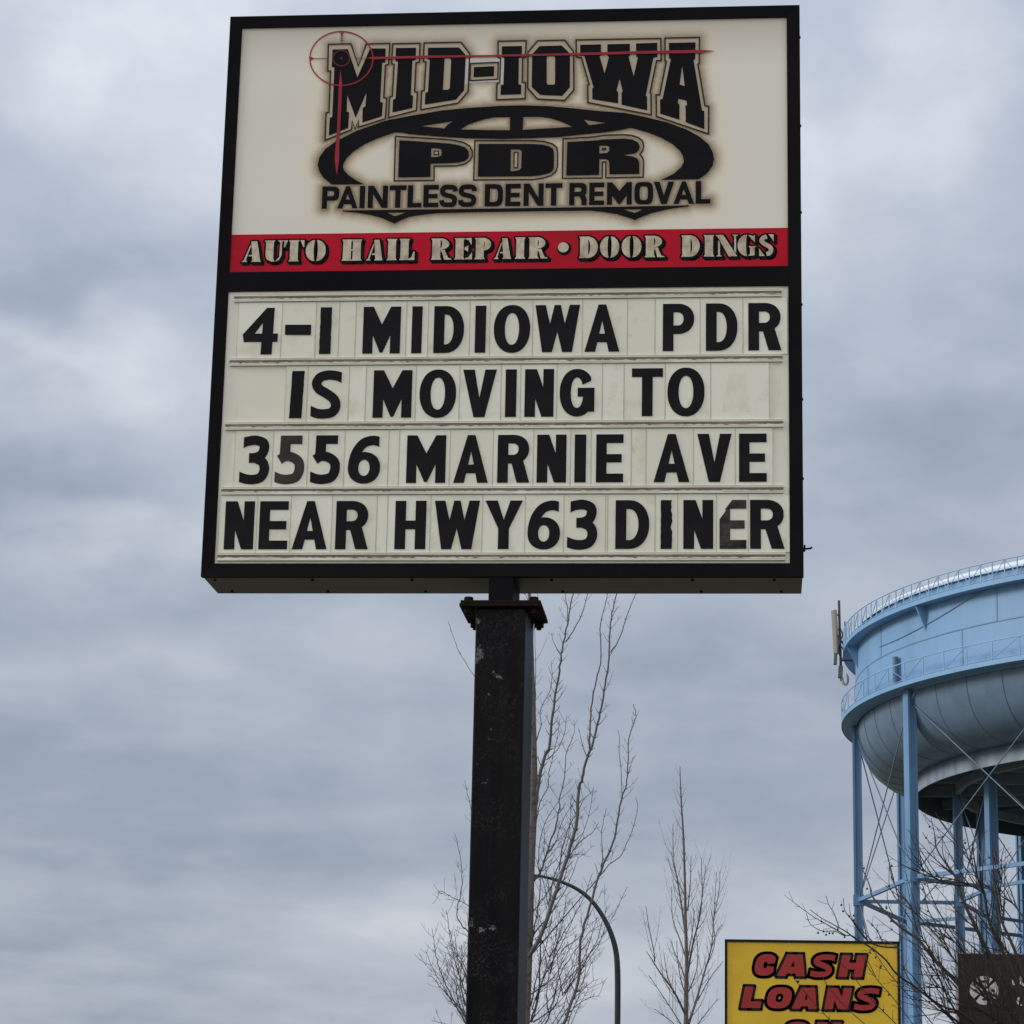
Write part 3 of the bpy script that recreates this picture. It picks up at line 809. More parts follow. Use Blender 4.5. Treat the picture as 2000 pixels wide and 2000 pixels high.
    strip(line, r7([(965, 575), (1450, 545)]) + r8([(0, 520), (300, 510), (430, 520), (540, 555), (605, 612), (622, 690), (605, 765), (560, 820), (600, 862), (620, 930), (615, 1178), (25, 1188)]) + r7([(1638, 940), (1582, 940), (1580, 1190), (955, 1197)]), LW, face_y - .003)
    loops_face(line, [r7([(1575, 715), (1645, 715), (1645, 755), (1575, 760)])], face_y - .003)
    # underline with two points
    und = r5([(555, 1700), (1932, 1683)]) + r7([(0, 1668), (1932, 1640)]) + r8([(1335, 1620), (1325, 1638), (1200, 1650), (1000, 1680), (750, 1740), (560, 1812), (485, 1852), (400, 1820), (200, 1757), (0, 1725)]) + \
        r7([(1400, 1702), (500, 1713)]) + r6([(1000, 1728), (450, 1742)]) + r5([(1800, 1767), (1600, 1800), (1440, 1870), (1375, 1903), (1300, 1875), (1180, 1820), (1000, 1770), (800, 1737), (560, 1715)])
    black([und, r5([(1250, 1735), (1560, 1730), (1385, 1790)]), r8([(300, 1685), (610, 1680), (485, 1738)])])
    # PAINTLESS DENT REMOVAL
    zb = (Sz(628.6, 408) + Sz(1387.5, 397.5)) / 2; ztp = (Sz(630.4, 364.6) + Sz(1365, 354)) / 2
    row = [('P', 629.5, 662.7), ('A', 659.6, 699.4), ('I', 702.9, 713.3), ('N', 718.6, 757.8), ('T', 760.9, 794), ('L', 796.5, 824.2), ('E', 827.3, 856.5), ('S', 859.6, 892.9), ('S', 896.3, 930.2),
           ('D', 946.8, 982.6), ('E', 987.2, 1016.8), ('N', 1022.5, 1062), ('T', 1065, 1098), ('R', 1111.7, 1146.2), ('E', 1150.8, 1180.2), ('M', 1185.6, 1234), ('O', 1239, 1275.7), ('V', 1276.9, 1316.6), ('A', 1315.4, 1355.8), ('L', 1358.9, 1387.7)]
    for ch, a, b in row:
        xa, xb = Sx(a, 380), Sx(b, 380)
        g = glyph(ch, xb - xa, ztp - zb, .0222, .0200, 3.6)
        vv, tt = union(g)
        vv = [(x + xa, z + zb) for x, z in vv]
        flat(ink, vv, tt, face_y - .002)
        ART.append([[vv[i], vv[j]] for i, j in boundary(tt)])
    # cross-hair and the two red beams
    def ell(cx, cy, rx, ry, n=56): return [S(600 + (cx + rx * math.cos(2 * math.pi * k / n)) / 8.05, 50 + (cy + ry * math.sin(2 * math.pi * k / n)) / 8.05) for k in range(n)]
    strip(laser, ell(540, 522, 495, 425), .0028, face_y - .004)
    strip(laser, ell(540, 520, 132, 120), .0034, face_y - .004, 1)
    loops_face(laser, [ell(540, 520, 22, 22, 14)], face_y - .004, 1)
    q1 = lambda pts, mi=0: loops_face(laser, [T(600, 50, pts)], face_y - .0045, mi)
    q1([(45, 490), (110, 516), (320, 517), (320, 527), (110, 528), (45, 555)])
    q1([(515, 95), (582, 95), (555, 150), (555, 300), (541, 300), (541, 150)])
    for yy in (167, 203, 237): q1([(510, yy - 3), (590, yy - 3), (590, yy + 4), (510, yy + 4)])
    q1([(770, 513), (960, 513), (960, 521), (770, 521)])
    hb = T(600, 50, [(940, 517), (1040, 499), (1900, 478)]) + T(960, 50, [(0, 468), (1000, 444), (1932, 420)]) + T(1160, 50, [(600, 410), (1690, 387), (1905, 405), (1690, 437), (600, 452)]) + T(960, 50, [(1900, 462), (1000, 478), (0, 497)]) + T(600, 50, [(1900, 515), (1040, 537)])
    loops_face(laser, [hb], face_y - .005)
    vb = T(600, 50, [(528, 700), (552, 930), (540, 1250), (520, 1640)]) + r5([(510, 560), (505, 900), (468, 1160), (432, 900), (460, 560)]) + T(600, 50, [(470, 1640), (488, 1250), (500, 930)])
    loops_face(laser, [vb], face_y - .005)
    # newer white decal patch round the dash
    loops_face(patch, [T(800, 50, [(945, 512), (1420, 503), (1492, 515), (1470, 928), (1405, 915), (1395, 885), (945, 905), (865, 935), (885, 545)]), T(800, 50, [(975, 615), (1385, 597), (1375, 832), (968, 852)])], face_y - .001)
    # red band
    band = MB()
    bz1 = Z0 + 1.4828
    band.add([(-ux, face_y - .001, uz0), (ux, face_y - .001, uz0), (ux, face_y - .001, bz1), (-ux, face_y - .001, bz1)], [(0, 1, 2, 3)])
    sten = MB(); shad = MB()
    s1 = [('A', 290, 410), ('U', 425, 545), ('T', 545, 668), ('O', 678, 800), ('H', 893, 1025), ('A', 1045, 1150), ('I', 1165, 1240), ('L', 1247, 1340), ('R', 1440, 1565), ('E', 1580, 1690), ('P', 1705, 1805)]
    s2 = [('A', -48, 60), ('I', 75, 150), ('R', 162, 280), ('D', 470, 585), ('O', 598, 715), ('O', 730, 850), ('R', 870, 990), ('D', 1092, 1205), ('I', 1222, 1300), ('N', 1300, 1440), ('G', 1435, 1550), ('S', 1562, 1660)]
    zA = (Sz(380 + 350 / 3.116, 1595 / 3.116) + Sz(980 + 1600 / 3.116, 1560 / 3.116)) / 2
    zB = (Sz(380 + 350 / 3.116, 1470 / 3.116) + Sz(980 + 1600 / 3.116, 1425 / 3.116)) / 2
    for ox, lst in ((380, s1), (980, s2)):
        for ch, a, b in lst:
            xa, xb = Sx(ox + a / 3.116, 485), Sx(ox + b / 3.116, 485)
            vv, tt = union(stencil(ch, xb - xa, zB - zA))
            bd = boundary(tt)
            flat(sten, [(x + xa, z + zA) for x, z in vv], tt, face_y - .004)
            for dx, dz, yy in ((0, 0, -.0020), (.008, -.008, -.0024)):
                flat(shad, [(x + xa + dx, z + zA + dz) for x, z in vv], tt, face_y + yy)
                for i, j in bd:
                    p, q = Vector(vv[i]), Vector(vv[j])
                    d = (q - p)
                    if d.length < 1e-5: continue
                    d.normalize(); n_ = Vector((d.y, -d.x)); o_ = Vector((xa + dx, zA + dz)); w_ = .0075
                    quad = [p - d * w_ * .6 + o_, q + d * w_ * .6 + o_, q + d * w_ * .6 + n_ * w_ + o_, p - d * w_ * .6 + n_ * w_ + o_]
                    shad.add([(k.x, face_y + yy + .0002, k.y) for k in quad], [(3, 2, 1, 0)])
    cd = S(980 + 375 / 3.116, 1507 / 3.116)
    for mbx, rr_, dx, yy in ((sten, .0225, 0, -.004), (shad, .030, .004, -.0022)):
        mbx.add([(cd[0] + dx + rr_ * math.cos(2 * math.pi * k / 20), face_y + yy, cd[1] - dx + rr_ * math.sin(2 * math.pi * k / 20)) for k in range(20)], [tuple(range(20))])
    # airbrushed shade: distance of each point of the face to the printed shapes
    dxg = .006
    nx = int(round(2 * ux / dxg)); nz = int(round((uz1 - uz0) / dxg))
    xs = np.linspace(-ux, ux, nx + 1); zs = np.linspace(uz0, uz1, nz + 1)
    GX, GZ = np.meshgrid(xs, zs)
    mask = np.zeros(GX.shape, bool)
    for loops in ART:
        ins = np.zeros(GX.shape, bool)
        for L in loops:
            n = len(L)
            for i in range(n if n > 2 else 1):
                x1, z1 = L[i]; x2, z2 = L[(i + 1) % n]
                if abs(z1 - z2) < 1e-12: continue
                c_ = ((z1 > GZ) != (z2 > GZ)) & (GX < (x2 - x1) * (GZ - z1) / (z2 - z1) + x1)
                ins ^= c_
        mask |= ins
    Rr = 24
    dist = np.full(GX.shape, 9.0)
    dist[mask] = 0
    big = np.pad(mask, Rr)
    for i in range(-Rr, Rr + 1):
        for j in range(-Rr, Rr + 1):
            dd = math.hypot(i, j) * dxg
            if dd > Rr * dxg: continue
            m_ = big[Rr + i:Rr + i + mask.shape[0], Rr + j:Rr + j + mask.shape[1]]
            dist = np.where(m_, np.minimum(dist, dd), dist)
    spray = .80 * np.exp(-(dist / .020) ** 1.15) + .20 * np.exp(-(dist / .075) ** 1.5)
    spray[mask] = .52
    # holes and gaps inside the lettering got less shade: open areas inside the ring stay lighter
    edge = np.minimum(np.minimum(GX + ux, ux - GX), uz1 - GZ)
    grime = np.clip(1 - (uz1 - GZ) / .22, 0, 1) ** 1.3 * .75 + np.clip(1 - np.minimum(GX + ux, ux - GX) / .035, 0, 1) * .4
    me = bpy.data.meshes.new('logo_face')
    loc = Vector(SIGN['_loc'])
    V = np.stack([GX, np.full(GX.shape, face_y), GZ], -1).reshape(-1, 3) - np.array(loc)
    idx = np.arange((nx + 1) * (nz + 1)).reshape(nz + 1, nx + 1)
    Fq = np.stack([idx[:-1, :-1], idx[:-1, 1:], idx[1:, 1:], idx[1:, :-1]], -1).reshape(-1, 4)
    me.from_pydata(V.tolist(), [], Fq.tolist())
    for nm, arr in (('spray', spray), ('grime', np.clip(grime, 0, 1))):
        a = me.attributes.new(nm, 'FLOAT', 'POINT'); a.data.foreach_set('value', arr.reshape(-1).astype(np.float32))
    me.materials.append(M['logo'])
    lf = bpy.data.objects.new('logo_face', me); COL.objects.link(lf); lf.parent = SIGN
    lf['label'] = 'cream printed upper face with an arched block lettered emblem'
    lf['_loc'] = tuple(loc)
    ink.build('printed_lettering', M['ink'], lf)
    line.build('letter_outline', M['brown_ink'], lf)
    laser.build('crosshair_print', [M['laser_ink'], M['maroon_ink']], lf)
    patch.build('repair_patch', M['patch_ink'], lf)
    band.build('red_band', M['red_ink'], lf)
    shad.build('stencil_shadow', M['ink'], lf)
    sten.build('stencil_lettering', M['tan_ink'], lf)
    # ---- message board
    b = MB(); b.box((mx0 - .002, FY, mz0 - .002), (mx1 + .006, FY + .006, mz1 + .002))
    b.build('message_board', M['board'], SIGN)
    tx0, tx1 = Sx(380 + 235 / 3.019, 585), Sx(980 + 1650 / 3.019, 570)
    tz = [(Sz(380 + 230 / 3.019, 540 + a / 3.019) + Sz(980 + 1640 / 3.019, 540 + b_ / 3.019)) / 2 for a, b_ in ((132, 98), (509, 481), (887, 865), (1268, 1255), (1655, 1652))]
    for i, z in enumerate(tz):
        t_ = MB()
        x0 = tx0 - [0, .012, .026, .030, .036][i] * .4; x1 = tx1 + [0, .002, .004, .003, .010][i]
        t_.box((x0, FY - .010, z - .016), (x1, FY - .0002, z + .016), 0)
        rnd = random.Random(i)
        n_ = int((x1 - x0) / .012)
        xs_ = [x0 + (x1 - x0) * j / n_ for j in range(n_ + 1)]
        low = [z - .0030 + rnd.uniform(-.0022, .0016) - (.003 if rnd.random() < .06 else 0) for _ in xs_]
        for j in range(n_):
            t_.add([(xs_[j], FY - .0108, low[j]), (xs_[j + 1], FY - .0108, low[j + 1]), (xs_[j + 1], FY - .0108, z + .0072), (xs_[j], FY - .0108, z + .0072)], [(0, 1, 2, 3)], 1)
        x = x0
        while x < x1 - .02:
            L = min(rnd.uniform(.06, .35), x1 - x)
            if rnd.random() < .8: t_.add([(x, FY - .0107, z - .0105), (x + L, FY - .0107, z - .0105), (x + L, FY - .0107, z - .0080), (x, FY - .0107, z - .0080)], [(0, 1, 2, 3)], 2)
            x += L
        t_.add([(x0, FY - .0107, z + .0130), (x1, FY - .0107, z + .0130), (x1, FY - .0107, z + .0148), (x0, FY - .0107, z + .0148)], [(0, 1, 2, 3)], 2)
        t_.build('letter_track', [M['track'], M['track_grime'], M['track_line']], SIGN)
    return tz

TZ = build_sign()

def build_post():
    cx = .0085; cy = .164
    zq = lambda y: P(975, y, .004).z
    zu1, zu0, zl0 = zq(1172), zq(1177.5), zq(1184.5)
    th_ = math.radians(2.0); c_, s_ = math.cos(th_), math.sin(th_)
    p = MB(); p.obox((cx + .0045, cy, zl0 / 2), Vector((c_, -s_, 0)) * .1012, Vector((s_, c_, 0)) * .140, Vector((0, 0, zl0 / 2)))
    bevel(p.build('post', M['post'], SIGN), .008)
    ft = MB(); ft.box((-.25 + cx, cy - .25, .0), (.25 + cx, cy + .25, .12))
    ft.build('footing', M['concrete'], SIGN)
    n_ = MB(); n_.box((-.049 + cx, .003, zu1 + .0005), (.049 + cx, .30, Z0 + .0035))
    n_.build('neck', M['steel_dark'], SIGN)
    for z0, z1, s, nm in ((zl0, zu0 - .001, .166, 'lower_flange'), (zu0, zu1, .162, 'upper_flange')):
        f = MB(); f.box((cx - s, cy - s, z0), (cx + s, cy + s, z1))
        bevel(f.build(nm, M['rust'], SIGN), .002)
    for sx in (-1, 1):
        for sy in (-1, 1):
            b = MB()
            c = (cx + sx * .132, cy + sy * .132)
            b.lathe([(0, zu1 + .018), (.017, zu1 + .018), (.019, zu1 + .014), (.019, zu1), (.009, zu1), (.009, zl0), (.026, zl0), (.026, zl0 - .006), (.020, zl0 - .006), (.020, zl0 - .024), (.010, zl0 - .024), (.010, zl0 - .034), (0, zl0 - .034)], c, 6, smooth=False)
            b.build('bolt', M['rust'], SIGN)
build_post()

# ------------------------------------------------------------------ changeable letters, each a tile of its own
def build_letters():
    s = 3.019
    X3 = lambda a: 380 + a / s
    X4 = lambda a: 980 + a / s
    rows = [
        ('top', (X3(1105), 540 + 183 / s), (X3(1105), 540 + 458 / s), (X4(1550), 540 + 157 / s), (X4(1550), 540 + 435 / s),
         [('4', 288, 493, 3), ('-', 535, 688, 3), ('1', 741, 807, 3), ('M', 995, 1215, 3), ('I', 1282, 1342, 3), ('D', 1412, 1590, 3), ('I', 1655, 1718, 3), ('O', -46, 168, 4), ('W', 197, 460, 4), ('A', 490, 695, 4), ('P', 950, 1135, 4), ('D', 1204, 1390, 4), ('R', 1454, 1648, 4)]),
        ('second', (X3(1165), 540 + 557 / s), (X3(1165), 540 + 836 / s), (X4(860), 540 + 543 / s), (X4(860), 540 + 823 / s),
         [('I', 569, 641, 3), ('S', 690, 865, 3), ('M', 1055, 1282, 3), ('O', 1328, 1543, 3), ('V', 1582, 1780, 3), ('I', 22, 87, 4), ('N', 136, 307, 4), ('G', 342, 547, 4), ('T', 767, 950, 4), ('O', 977, 1196, 4)]),
        ('third', (X3(1365), 540 + 938 / s), (X3(1365), 540 + 1217 / s), (X4(1480), 540 + 930 / s), (X4(1480), 540 + 1214 / s),
         [('3', 270, 445, 3), ('5', 478, 650, 3), ('5', 687, 860, 3), ('6', 907, 1097, 3), ('M', 1252, 1482, 3), ('A', 1530, 1733, 3), ('R', -24, 165, 4), ('N', 208, 381, 4), ('I', 430, 497, 4), ('E', 557, 717, 4), ('A', 897, 1107, 4), ('V', 1153, 1355, 4), ('E', 1399, 1562, 4)]),
        ('bottom', (X3(265), 540 + 1330 / s), (X3(265), 540 + 1612 / s), (X4(1560), 540 + 1317 / s), (X4(1560), 540 + 1605 / s),
         [('N', 180, 352, 3), ('E', 383, 552, 3), ('A', 580, 785, 3), ('R', 834, 1027, 3), ('H', 1183, 1365, 3), ('W', 1415, 1680, 3), ('Y', -98, 122, 4), ('6', 153, 345, 4), ('3', 387, 565, 4), ('D', 671, 870, 4), ('I', 938, 1002, 4), ('N', 1071, 1247, 4), ('E', 1284, 1442, 4), ('R', 1464, 1667, 4)]),
    ]
    special = {(2, 1): ('faded', 'faded grey '), (2, 9): ('scratched', 'worn edged '), (3, 12): ('smudged', 'smudged grey corner-cut '), (1, 0): ('scratched', 'chipped slanting '), (0, 5): ('scratched', 'scratched ')}
    for ri, (rn, tl, bl, tr, br, chars) in enumerate(rows):
        zt = (Sz(*tl) + Sz(*tr)) / 2; zb = (Sz(*bl) + Sz(*br)) / 2
        h = zt - zb; ym = (tl[1] + bl[1]) / 2
        boxes = [(ch, Sx((X3 if z == 3 else X4)(a), ym), Sx((X3 if z == 3 else X4)(b), ym)) for ch, a, b, z in chars]
        lo, hi = TZ[ri + 1] + .017, TZ[ri] - .017
        for i, (ch, xa, xb) in enumerate(boxes):
            gl = xa - boxes[i - 1][2] if i else .05
            gr = boxes[i + 1][1] - xb if i < len(boxes) - 1 else .05
            ta = xa - (min(gl / 2, .034) if gl < .068 else .032) + .0012; tb = xb + (min(gr / 2, .034) if gr < .068 else .032) - .0012
            cx = (ta + tb) / 2
            t = root('letter_tile', (cx, FY, (lo + hi) / 2))
            jz = RND.uniform(-.0015, .0015)
            m = MB(); m.box((ta, FY - .0045, lo + .001), (tb, FY - .0003, hi - .001 + jz))
            m.build('tile_panel', M['tile'], t)
            # dirt and slot shadow painted as a line where two tiles meet
            ln = MB()
            for xx in (ta, tb):
                ln.box((xx - .0010, FY - .0050, lo + .001), (xx + .0010, FY - .0046, hi - .001))
            ln.box((ta + .001, FY - .0050, hi - .0035), (tb - .001, FY - .0046, hi - .0015))
            ln.build('tile_edge', M['tile_edge'], t)
            w = xb - xa
            if ch == '-':
                zA = Sz(X3(610), 540 + 348 / s); zB = Sz(X3(610), 540 + 288 / s)
                g = [[(0, .002), (w, 0), (w, zB - zA), (0, zB - zA + .001)]]; zb_ = zA
            else:
                zb_ = zb
                tv, th = .215 * h, .178 * h
                ww, hh = w, h
                if ch in 'OG': tv = .225 * h
                if ch in 'S356O': hh = h * 1.02; zb_ = zb - .01 * h
                if ch == 'E': tv = .21 * h
                g = glyph(ch, ww, hh, tv, th, 2.15)
                if ch in 'I1' and (ri, i) in ((1, 0), (3, 10), (0, 2)):      # hand-cut vinyl strips
                    k = {(1, 0): .006, (3, 10): .0, (0, 2): .0}[(ri, i)]
                    rr = random.Random(5)
                    nseg = 14
                    rgt = [(w + k * (j / nseg) - k * .5 + (rr.uniform(-.004, .003) if (ri, i) == (3, 10) else rr.uniform(-.0008, .0008)), h * j / nseg) for j in range(nseg + 1)]
                    lft = [(k * (j / nseg) - k * .5 + rr.uniform(-.0008, .0008), h * j / nseg) for j in range(nseg, -1, -1)]
                    g = [rgt + lft]
                if (ri, i) == (3, 12):                                      # upper left corner missing
                    g = [[(0, 0), (tv, 0), (tv, hh * .86), (tv * .86, hh * .86), (0, hh * .60)], rectp(tv * .9, 0, w, th), [(tv * .5, hh * .80), (tv * 1.2, hh), (w, hh), (w, hh - th), (tv * .9, hh - th)], rectp(tv * .9, hh * .5 - th * .5, w * .94, hh * .5 + th * .45)]
            vv, tt = union(g)
            gm = MB()
            solid(gm, [(x + xa, z + zb_) for x, z in vv], tt, FY - .0072, FY - .0047)
            mk, adj = special.get((ri, i), ('letter', ''))
            gm.build('letter_shape', M[mk], t)
            noun = 'hyphen' if ch == '-' else ('figure ' + ch if ch.isdigit() else 'letter ' + ch)
            same = [q for q in boxes if q[0] == ch]
            nm = lambda c: 'the hyphen' if c == '-' else c
            if len(same) == 1: where = 'in the %s row of the message board' % rn
            elif i == 0: where = 'at the left end of the %s row' % rn
            elif i == len(boxes) - 1: where = 'at the right end of the %s row' % rn
            else: where = 'between %s and %s in the %s row' % (nm(boxes[i - 1][0]), nm(boxes[i + 1][0]), rn)
            tag(t, '%s%s tile %s' % (adj if 'grey' in adj else adj + 'black ', noun, where), 'sign letter', 'changeable letters on the message board')
            # blank tiles fill the word gaps
            if i < len(boxes) - 1 and gr > .068 or (ri == 1 and i == len(boxes) - 1):
                b0 = tb + .0024
                b1 = boxes[i + 1][1] - .032 - .0014 if i < len(boxes) - 1 else b0 + .235
                bt = root('blank_tile', ((b0 + b1) / 2, FY, (lo + hi) / 2))
                m = MB(); m.box((b0, FY - .0045, lo + .001), (b1, FY - .0003, hi - .001)); m.build('tile_panel', M['tile'], bt)
                ln = MB()
                for xx in (b0, b1): ln.box((xx - .0010, FY - .0050, lo + .001), (xx + .0010, FY - .0046, hi - .001))
                ln.box((b0 + .001, FY - .0050, hi - .0035), (b1 - .001, FY - .0046, hi - .0015))
                ln.build('tile_edge', M['tile_edge'], bt)
                if ri == 1 and i == len(boxes) - 1:
                    ww = Sx(X4(1470), ym) - Sx(X4(1300), ym); xo = Sx(X4(1300), ym)
                    vv, tt = union(glyph('A', ww, h * .8, .05, .04))
                    gm = MB(); flat(gm, [(x + xo, z + zb + h * .08) for x, z in vv], tt, FY - .0047); gm.build('stain', M['stain'], bt)
                    lab = 'blank tile with a yellowed ghost letter at the right end of the second row'
                else: lab = 'blank plastic tile between %s and %s in the %s row' % (nm(ch), nm(boxes[i + 1][0]), rn)
                tag(bt, lab, 'blank tile', 'blank tiles on the message board')
M['stain'] = mat('yellow_glue_stain', (0.74, 0.70, 0.49), 0.5, 0, 0, 17.0, (0.80, 0.785, 0.64), lo=0.36, hi=0.58)
M['tile_edge'] = mat('grimy_shaded_tile_edge', (0.68, 0.645, 0.50), 0.6, 0, 0, 9.0, (0.48, 0.44, 0.33))
build_letters()

# ------------------------------------------------------------------ water tower
def build_tower():
    cx, cy = 31.367, 140.0
    ri, hi_, rb, hb, ru, hu = 21.30, 23.95, 25.42, 28.185, 25.28, 32.417
    TW = root('water_tower', (cx, cy, 0))
    tag(TW, 'huge pale blue elevated water tank with walkways on tall braced legs', 'water tower')
    rs = rb - .86
    def ang(d): return math.pi + math.radians(d)           # d = degrees from the left flank towards the viewer
    def pt(r, d, z): return Vector((cx + r * math.cos(ang(d)), cy + r * math.sin(ang(d)), z))
    NS = 160
    shell = MB(); shell.lathe([(rs, hb - .1), (rs, hu + .95)], (cx, cy), NS)
    sh = shell.build('tank_shell', M['tower'], TW)
    # weld seams: raised welds round and up the shell
    seam = MB()
    zm = (hb + hu) / 2 + .35
    seam.lathe([(rs - .02, zm - .055), (rs + .018, zm - .04), (rs + .018, zm + .04), (rs - .02, zm + .055)], (cx, cy), NS)
    for k in range(14):
        for lvl in (0, 1):
            d = k * 360 / 14 + (17.5 if lvl else 11.5)
            z0, z1 = (hb, zm - .05) if lvl == 0 else (zm + .05, hu + .4)
            c = pt(rs, d, (z0 + z1) / 2); tn = Vector((-math.sin(ang(d)), math.cos(ang(d)), 0)); rd = Vector((math.cos(ang(d)), math.sin(ang(d)), 0))
            seam.obox(c, tn * .05, rd * .016, Vector((0, 0, (z1 - z0) / 2)))
    seam.build('weld_seam', M['tower_seam'], TW)
    vp = MB(); vp.tube([pt(rs + .22, 23.2, hb + .3), pt(rs + .22, 23.2, hb + 2.0)], .16, 10); vp.build('vent_pipe', M['pipe_blue'], TW)
    cb = MB(); cb.tube(catmull([pt(rs + .04, d, z) for d, z in ((17, zm + .62), (23, zm + .55), (29, zm + .72), (34, zm + 1.05), (39, zm + 1.55), (44, zm + 2.0))]), .02, 5)
    cb.build('cable', M['tower_seam'], TW)
    # bowl and inner skirt
    zs_top = hi_ + .95
    prof = []
    for k in range(25):
        a = math.pi / 2 * k / 24
        prof.append((ri + .10 + (rs - .15 - ri - .10) * math.cos(a) ** 0.85, zs_top + (hb + .05 - zs_top) * (1 - math.sin(a) ** 1.0) - 0.0))
    # a fuller curve: quarter of a squarish ellipse bulging outwards
    prof = []
    for k in range(29):
        a = math.pi / 2 * k / 28
        prof.append((ri + (rs - .1 - ri) * (math.cos(a) ** .78), hb + .05 - (hb + .05 - zs_top) * (math.sin(a) ** .92)))
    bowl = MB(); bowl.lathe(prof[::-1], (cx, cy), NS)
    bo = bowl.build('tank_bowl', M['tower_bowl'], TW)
    for k in range(60):
        d = k * 6 + 1.5
        rib = MB(); rib.tube([pt(r + .004, d, z) for r, z in prof], .022, 4, cap=False)
        rib.build('bowl_seam', M['bowl_seam'], TW)
    sk = MB(); sk.lathe([(ri + .02, hi_), (ri + .02, zs_top + .02), (ri - .06, zs_top + .02)], (cx, cy), NS); sk.lathe([(ri - .04, hi_), (ri + .02, hi_)], (cx, cy), NS)
    sk.build('skirt_ring', M['skirt'], TW)
    sl = MB(); sl.lathe([(ri - .04, zs_top + .3), (ri - .04, hi_)], (cx, cy), NS); sl.build('skirt_inner_face', M['dark_blue'], TW)
    ce = MB(); ce.lathe([(ri - .05, zs_top + .3), (ri * .5, zs_top + .35), (.01, zs_top + .4)], (cx, cy), 64)
    ce.build('tank_floor', M['dark_blue'], TW)
    for k in range(24):
        b = MB(); d = k * 15 + 4
        b.beam(pt(ri - .1, d, zs_top - .05), pt(3, d, zs_top - .05), .22, .55)
        b.build('floor_beam', M['tower_in'], TW)
    rg = MB()
    for k in range(45):
        rg.beam(pt(.74 * rb, k * 8, zs_top - .45), pt(.74 * rb, k * 8 + 8, zs_top - .45), .3, .5)
    rg.build('ring_beam', M['tower_in'], TW)
    # walkways with fascia, deck and rails
    def rail_bay(mb, r, z, d0, d1, H, x):
        a0, a1, b0, b1 = pt(r, d0, z), pt(r, d1, z), pt(r, d0, z + H), pt(r, d1, z + H)
        mb.tube([a0, b0], .036, 5, cap=False)
        mb.tube([b0, b1], .034, 5, cap=False)
        mb.tube([a0 + (b0 - a0) * .10, a1 + (b1 - a1) * .10], .024, 4, cap=False)
        if x == 0: mb.tube([a0 + Vector((0, 0, .1)), b1], .020, 4, cap=False)
        elif x == 1: mb.tube([b0, a1 + Vector((0, 0, .1))], .020, 4, cap=False)
    for (r, z, nm, H) in ((rb, hb, 'lower', 1.06), (ru, hu, 'upper', 1.02)):
        wk = MB()
        wk.lathe([(rs - .02, z + .02), (rs - .02, z + .14), (r, z + .14)], (cx, cy), NS, smooth=False)
        wk.lathe([(rs + .0, z + .02), (r - .03, z + .02)][::-1], (cx, cy), NS, smooth=False)
        wk.lathe([(r - .03, z), (r, z), (r, z + .24), (r - .02, z + .24), (r - .02, z + .14)], (cx, cy), NS, smooth=False)
        w_ = wk.build('walkway', M['tower'], TW)
        rl = MB()
        nb = 90 if nm == 'lower' else 196
        for k in range(nb):
            d0 = -180 + 360 * k / nb
            rail_bay(rl, r - .02, z + .2, d0, d0 + 360 / nb, H, k % 2)
        rl.build('railing', M['tower_rail'], TW)
        # brackets under the upper walkway
        if nm == 'upper':
            for k in range(14):
                d = 30 + k * 360 / 14
                tn = Vector((-math.sin(ang(d)), math.cos(ang(d)), 0)) * .05
                b = MB()
                tri = [pt(rs - .01, d, z + .02), pt(r - .06, d, z + .02), pt(rs - .01, d, z - 1.35)]
                vs_ = [q + tn for q in tri] + [q - tn for q in tri]
                b.add(vs_, [(0, 1, 2), (5, 4, 3), (0, 3, 4, 1), (1, 4, 5, 2), (2, 5, 3, 0)])
                b.build('bracket', M['tower'], TW)
    # roof
    rf = MB()
    rp = [(rs + .14, hu + .86), (rs + .16, hu + .98)] + [((rs + .1) * math.cos(math.radians(a)), hu + .98 + 1.75 * math.sin(math.radians(a))) for a in range(4, 91, 4)]
    rf.lathe(rp, (cx, cy), NS)
    rf.build('roof', M['tower_roof'], TW)
    # legs
    zt = 18.1
    nO, aO = 13, -2.0
    nI, aI = 15, -3.0
    rO, rI = .965 * rb, .74 * rb
    outer = [aO + 360 / nO * k for k in range(nO)]
    inner = [aI + 360 / nI * k for k in range(nI)]
    def column(r, d, z1, w):
        m = MB()
        rd = Vector((math.cos(ang(d)), math.sin(ang(d)), 0)); tn = Vector((-rd.y, rd.x, 0))
        c = pt(r, d, 0)
        # two channels and a web: an H column
        m.obox(c + Vector((0, 0, z1 / 2)) + rd * w * .34, tn * w * .5, rd * w * .12, Vector((0, 0, z1 / 2)))
        m.obox(c + Vector((0, 0, z1 / 2)) - rd * w * .34, tn * w * .5, rd * w * .12, Vector((0, 0, z1 / 2)))
        m.obox(c + Vector((0, 0, z1 / 2)), tn * w * .34, rd * w * .219, Vector((0, 0, z1 / 2)))
        o = m.build('leg', M['tower_leg'], TW)
        for zz in (6.0, zt):
            g = MB()
            g.obox(c + Vector((0, 0, zz)), tn * (w * .545), rd * (w * .545), Vector((0, 0, .30)))
            g.build('gusset', M['tower_leg'], TW)
        return c
    for d in outer: column(rO, d, hb - .02, .57)
    for d in inner: column(rI, d, zs_top - .2, .58)
    for d in outer:     # knee plate under the balcony at each leg head
        b = MB()
        for sg in (-1, 1):
            b.beam(pt(rO, d, hb - .75), pt(rO - .1, d + sg * 1.6, hb), .10, .16)
        b.build('knee_brace', M['tower_leg'], TW)
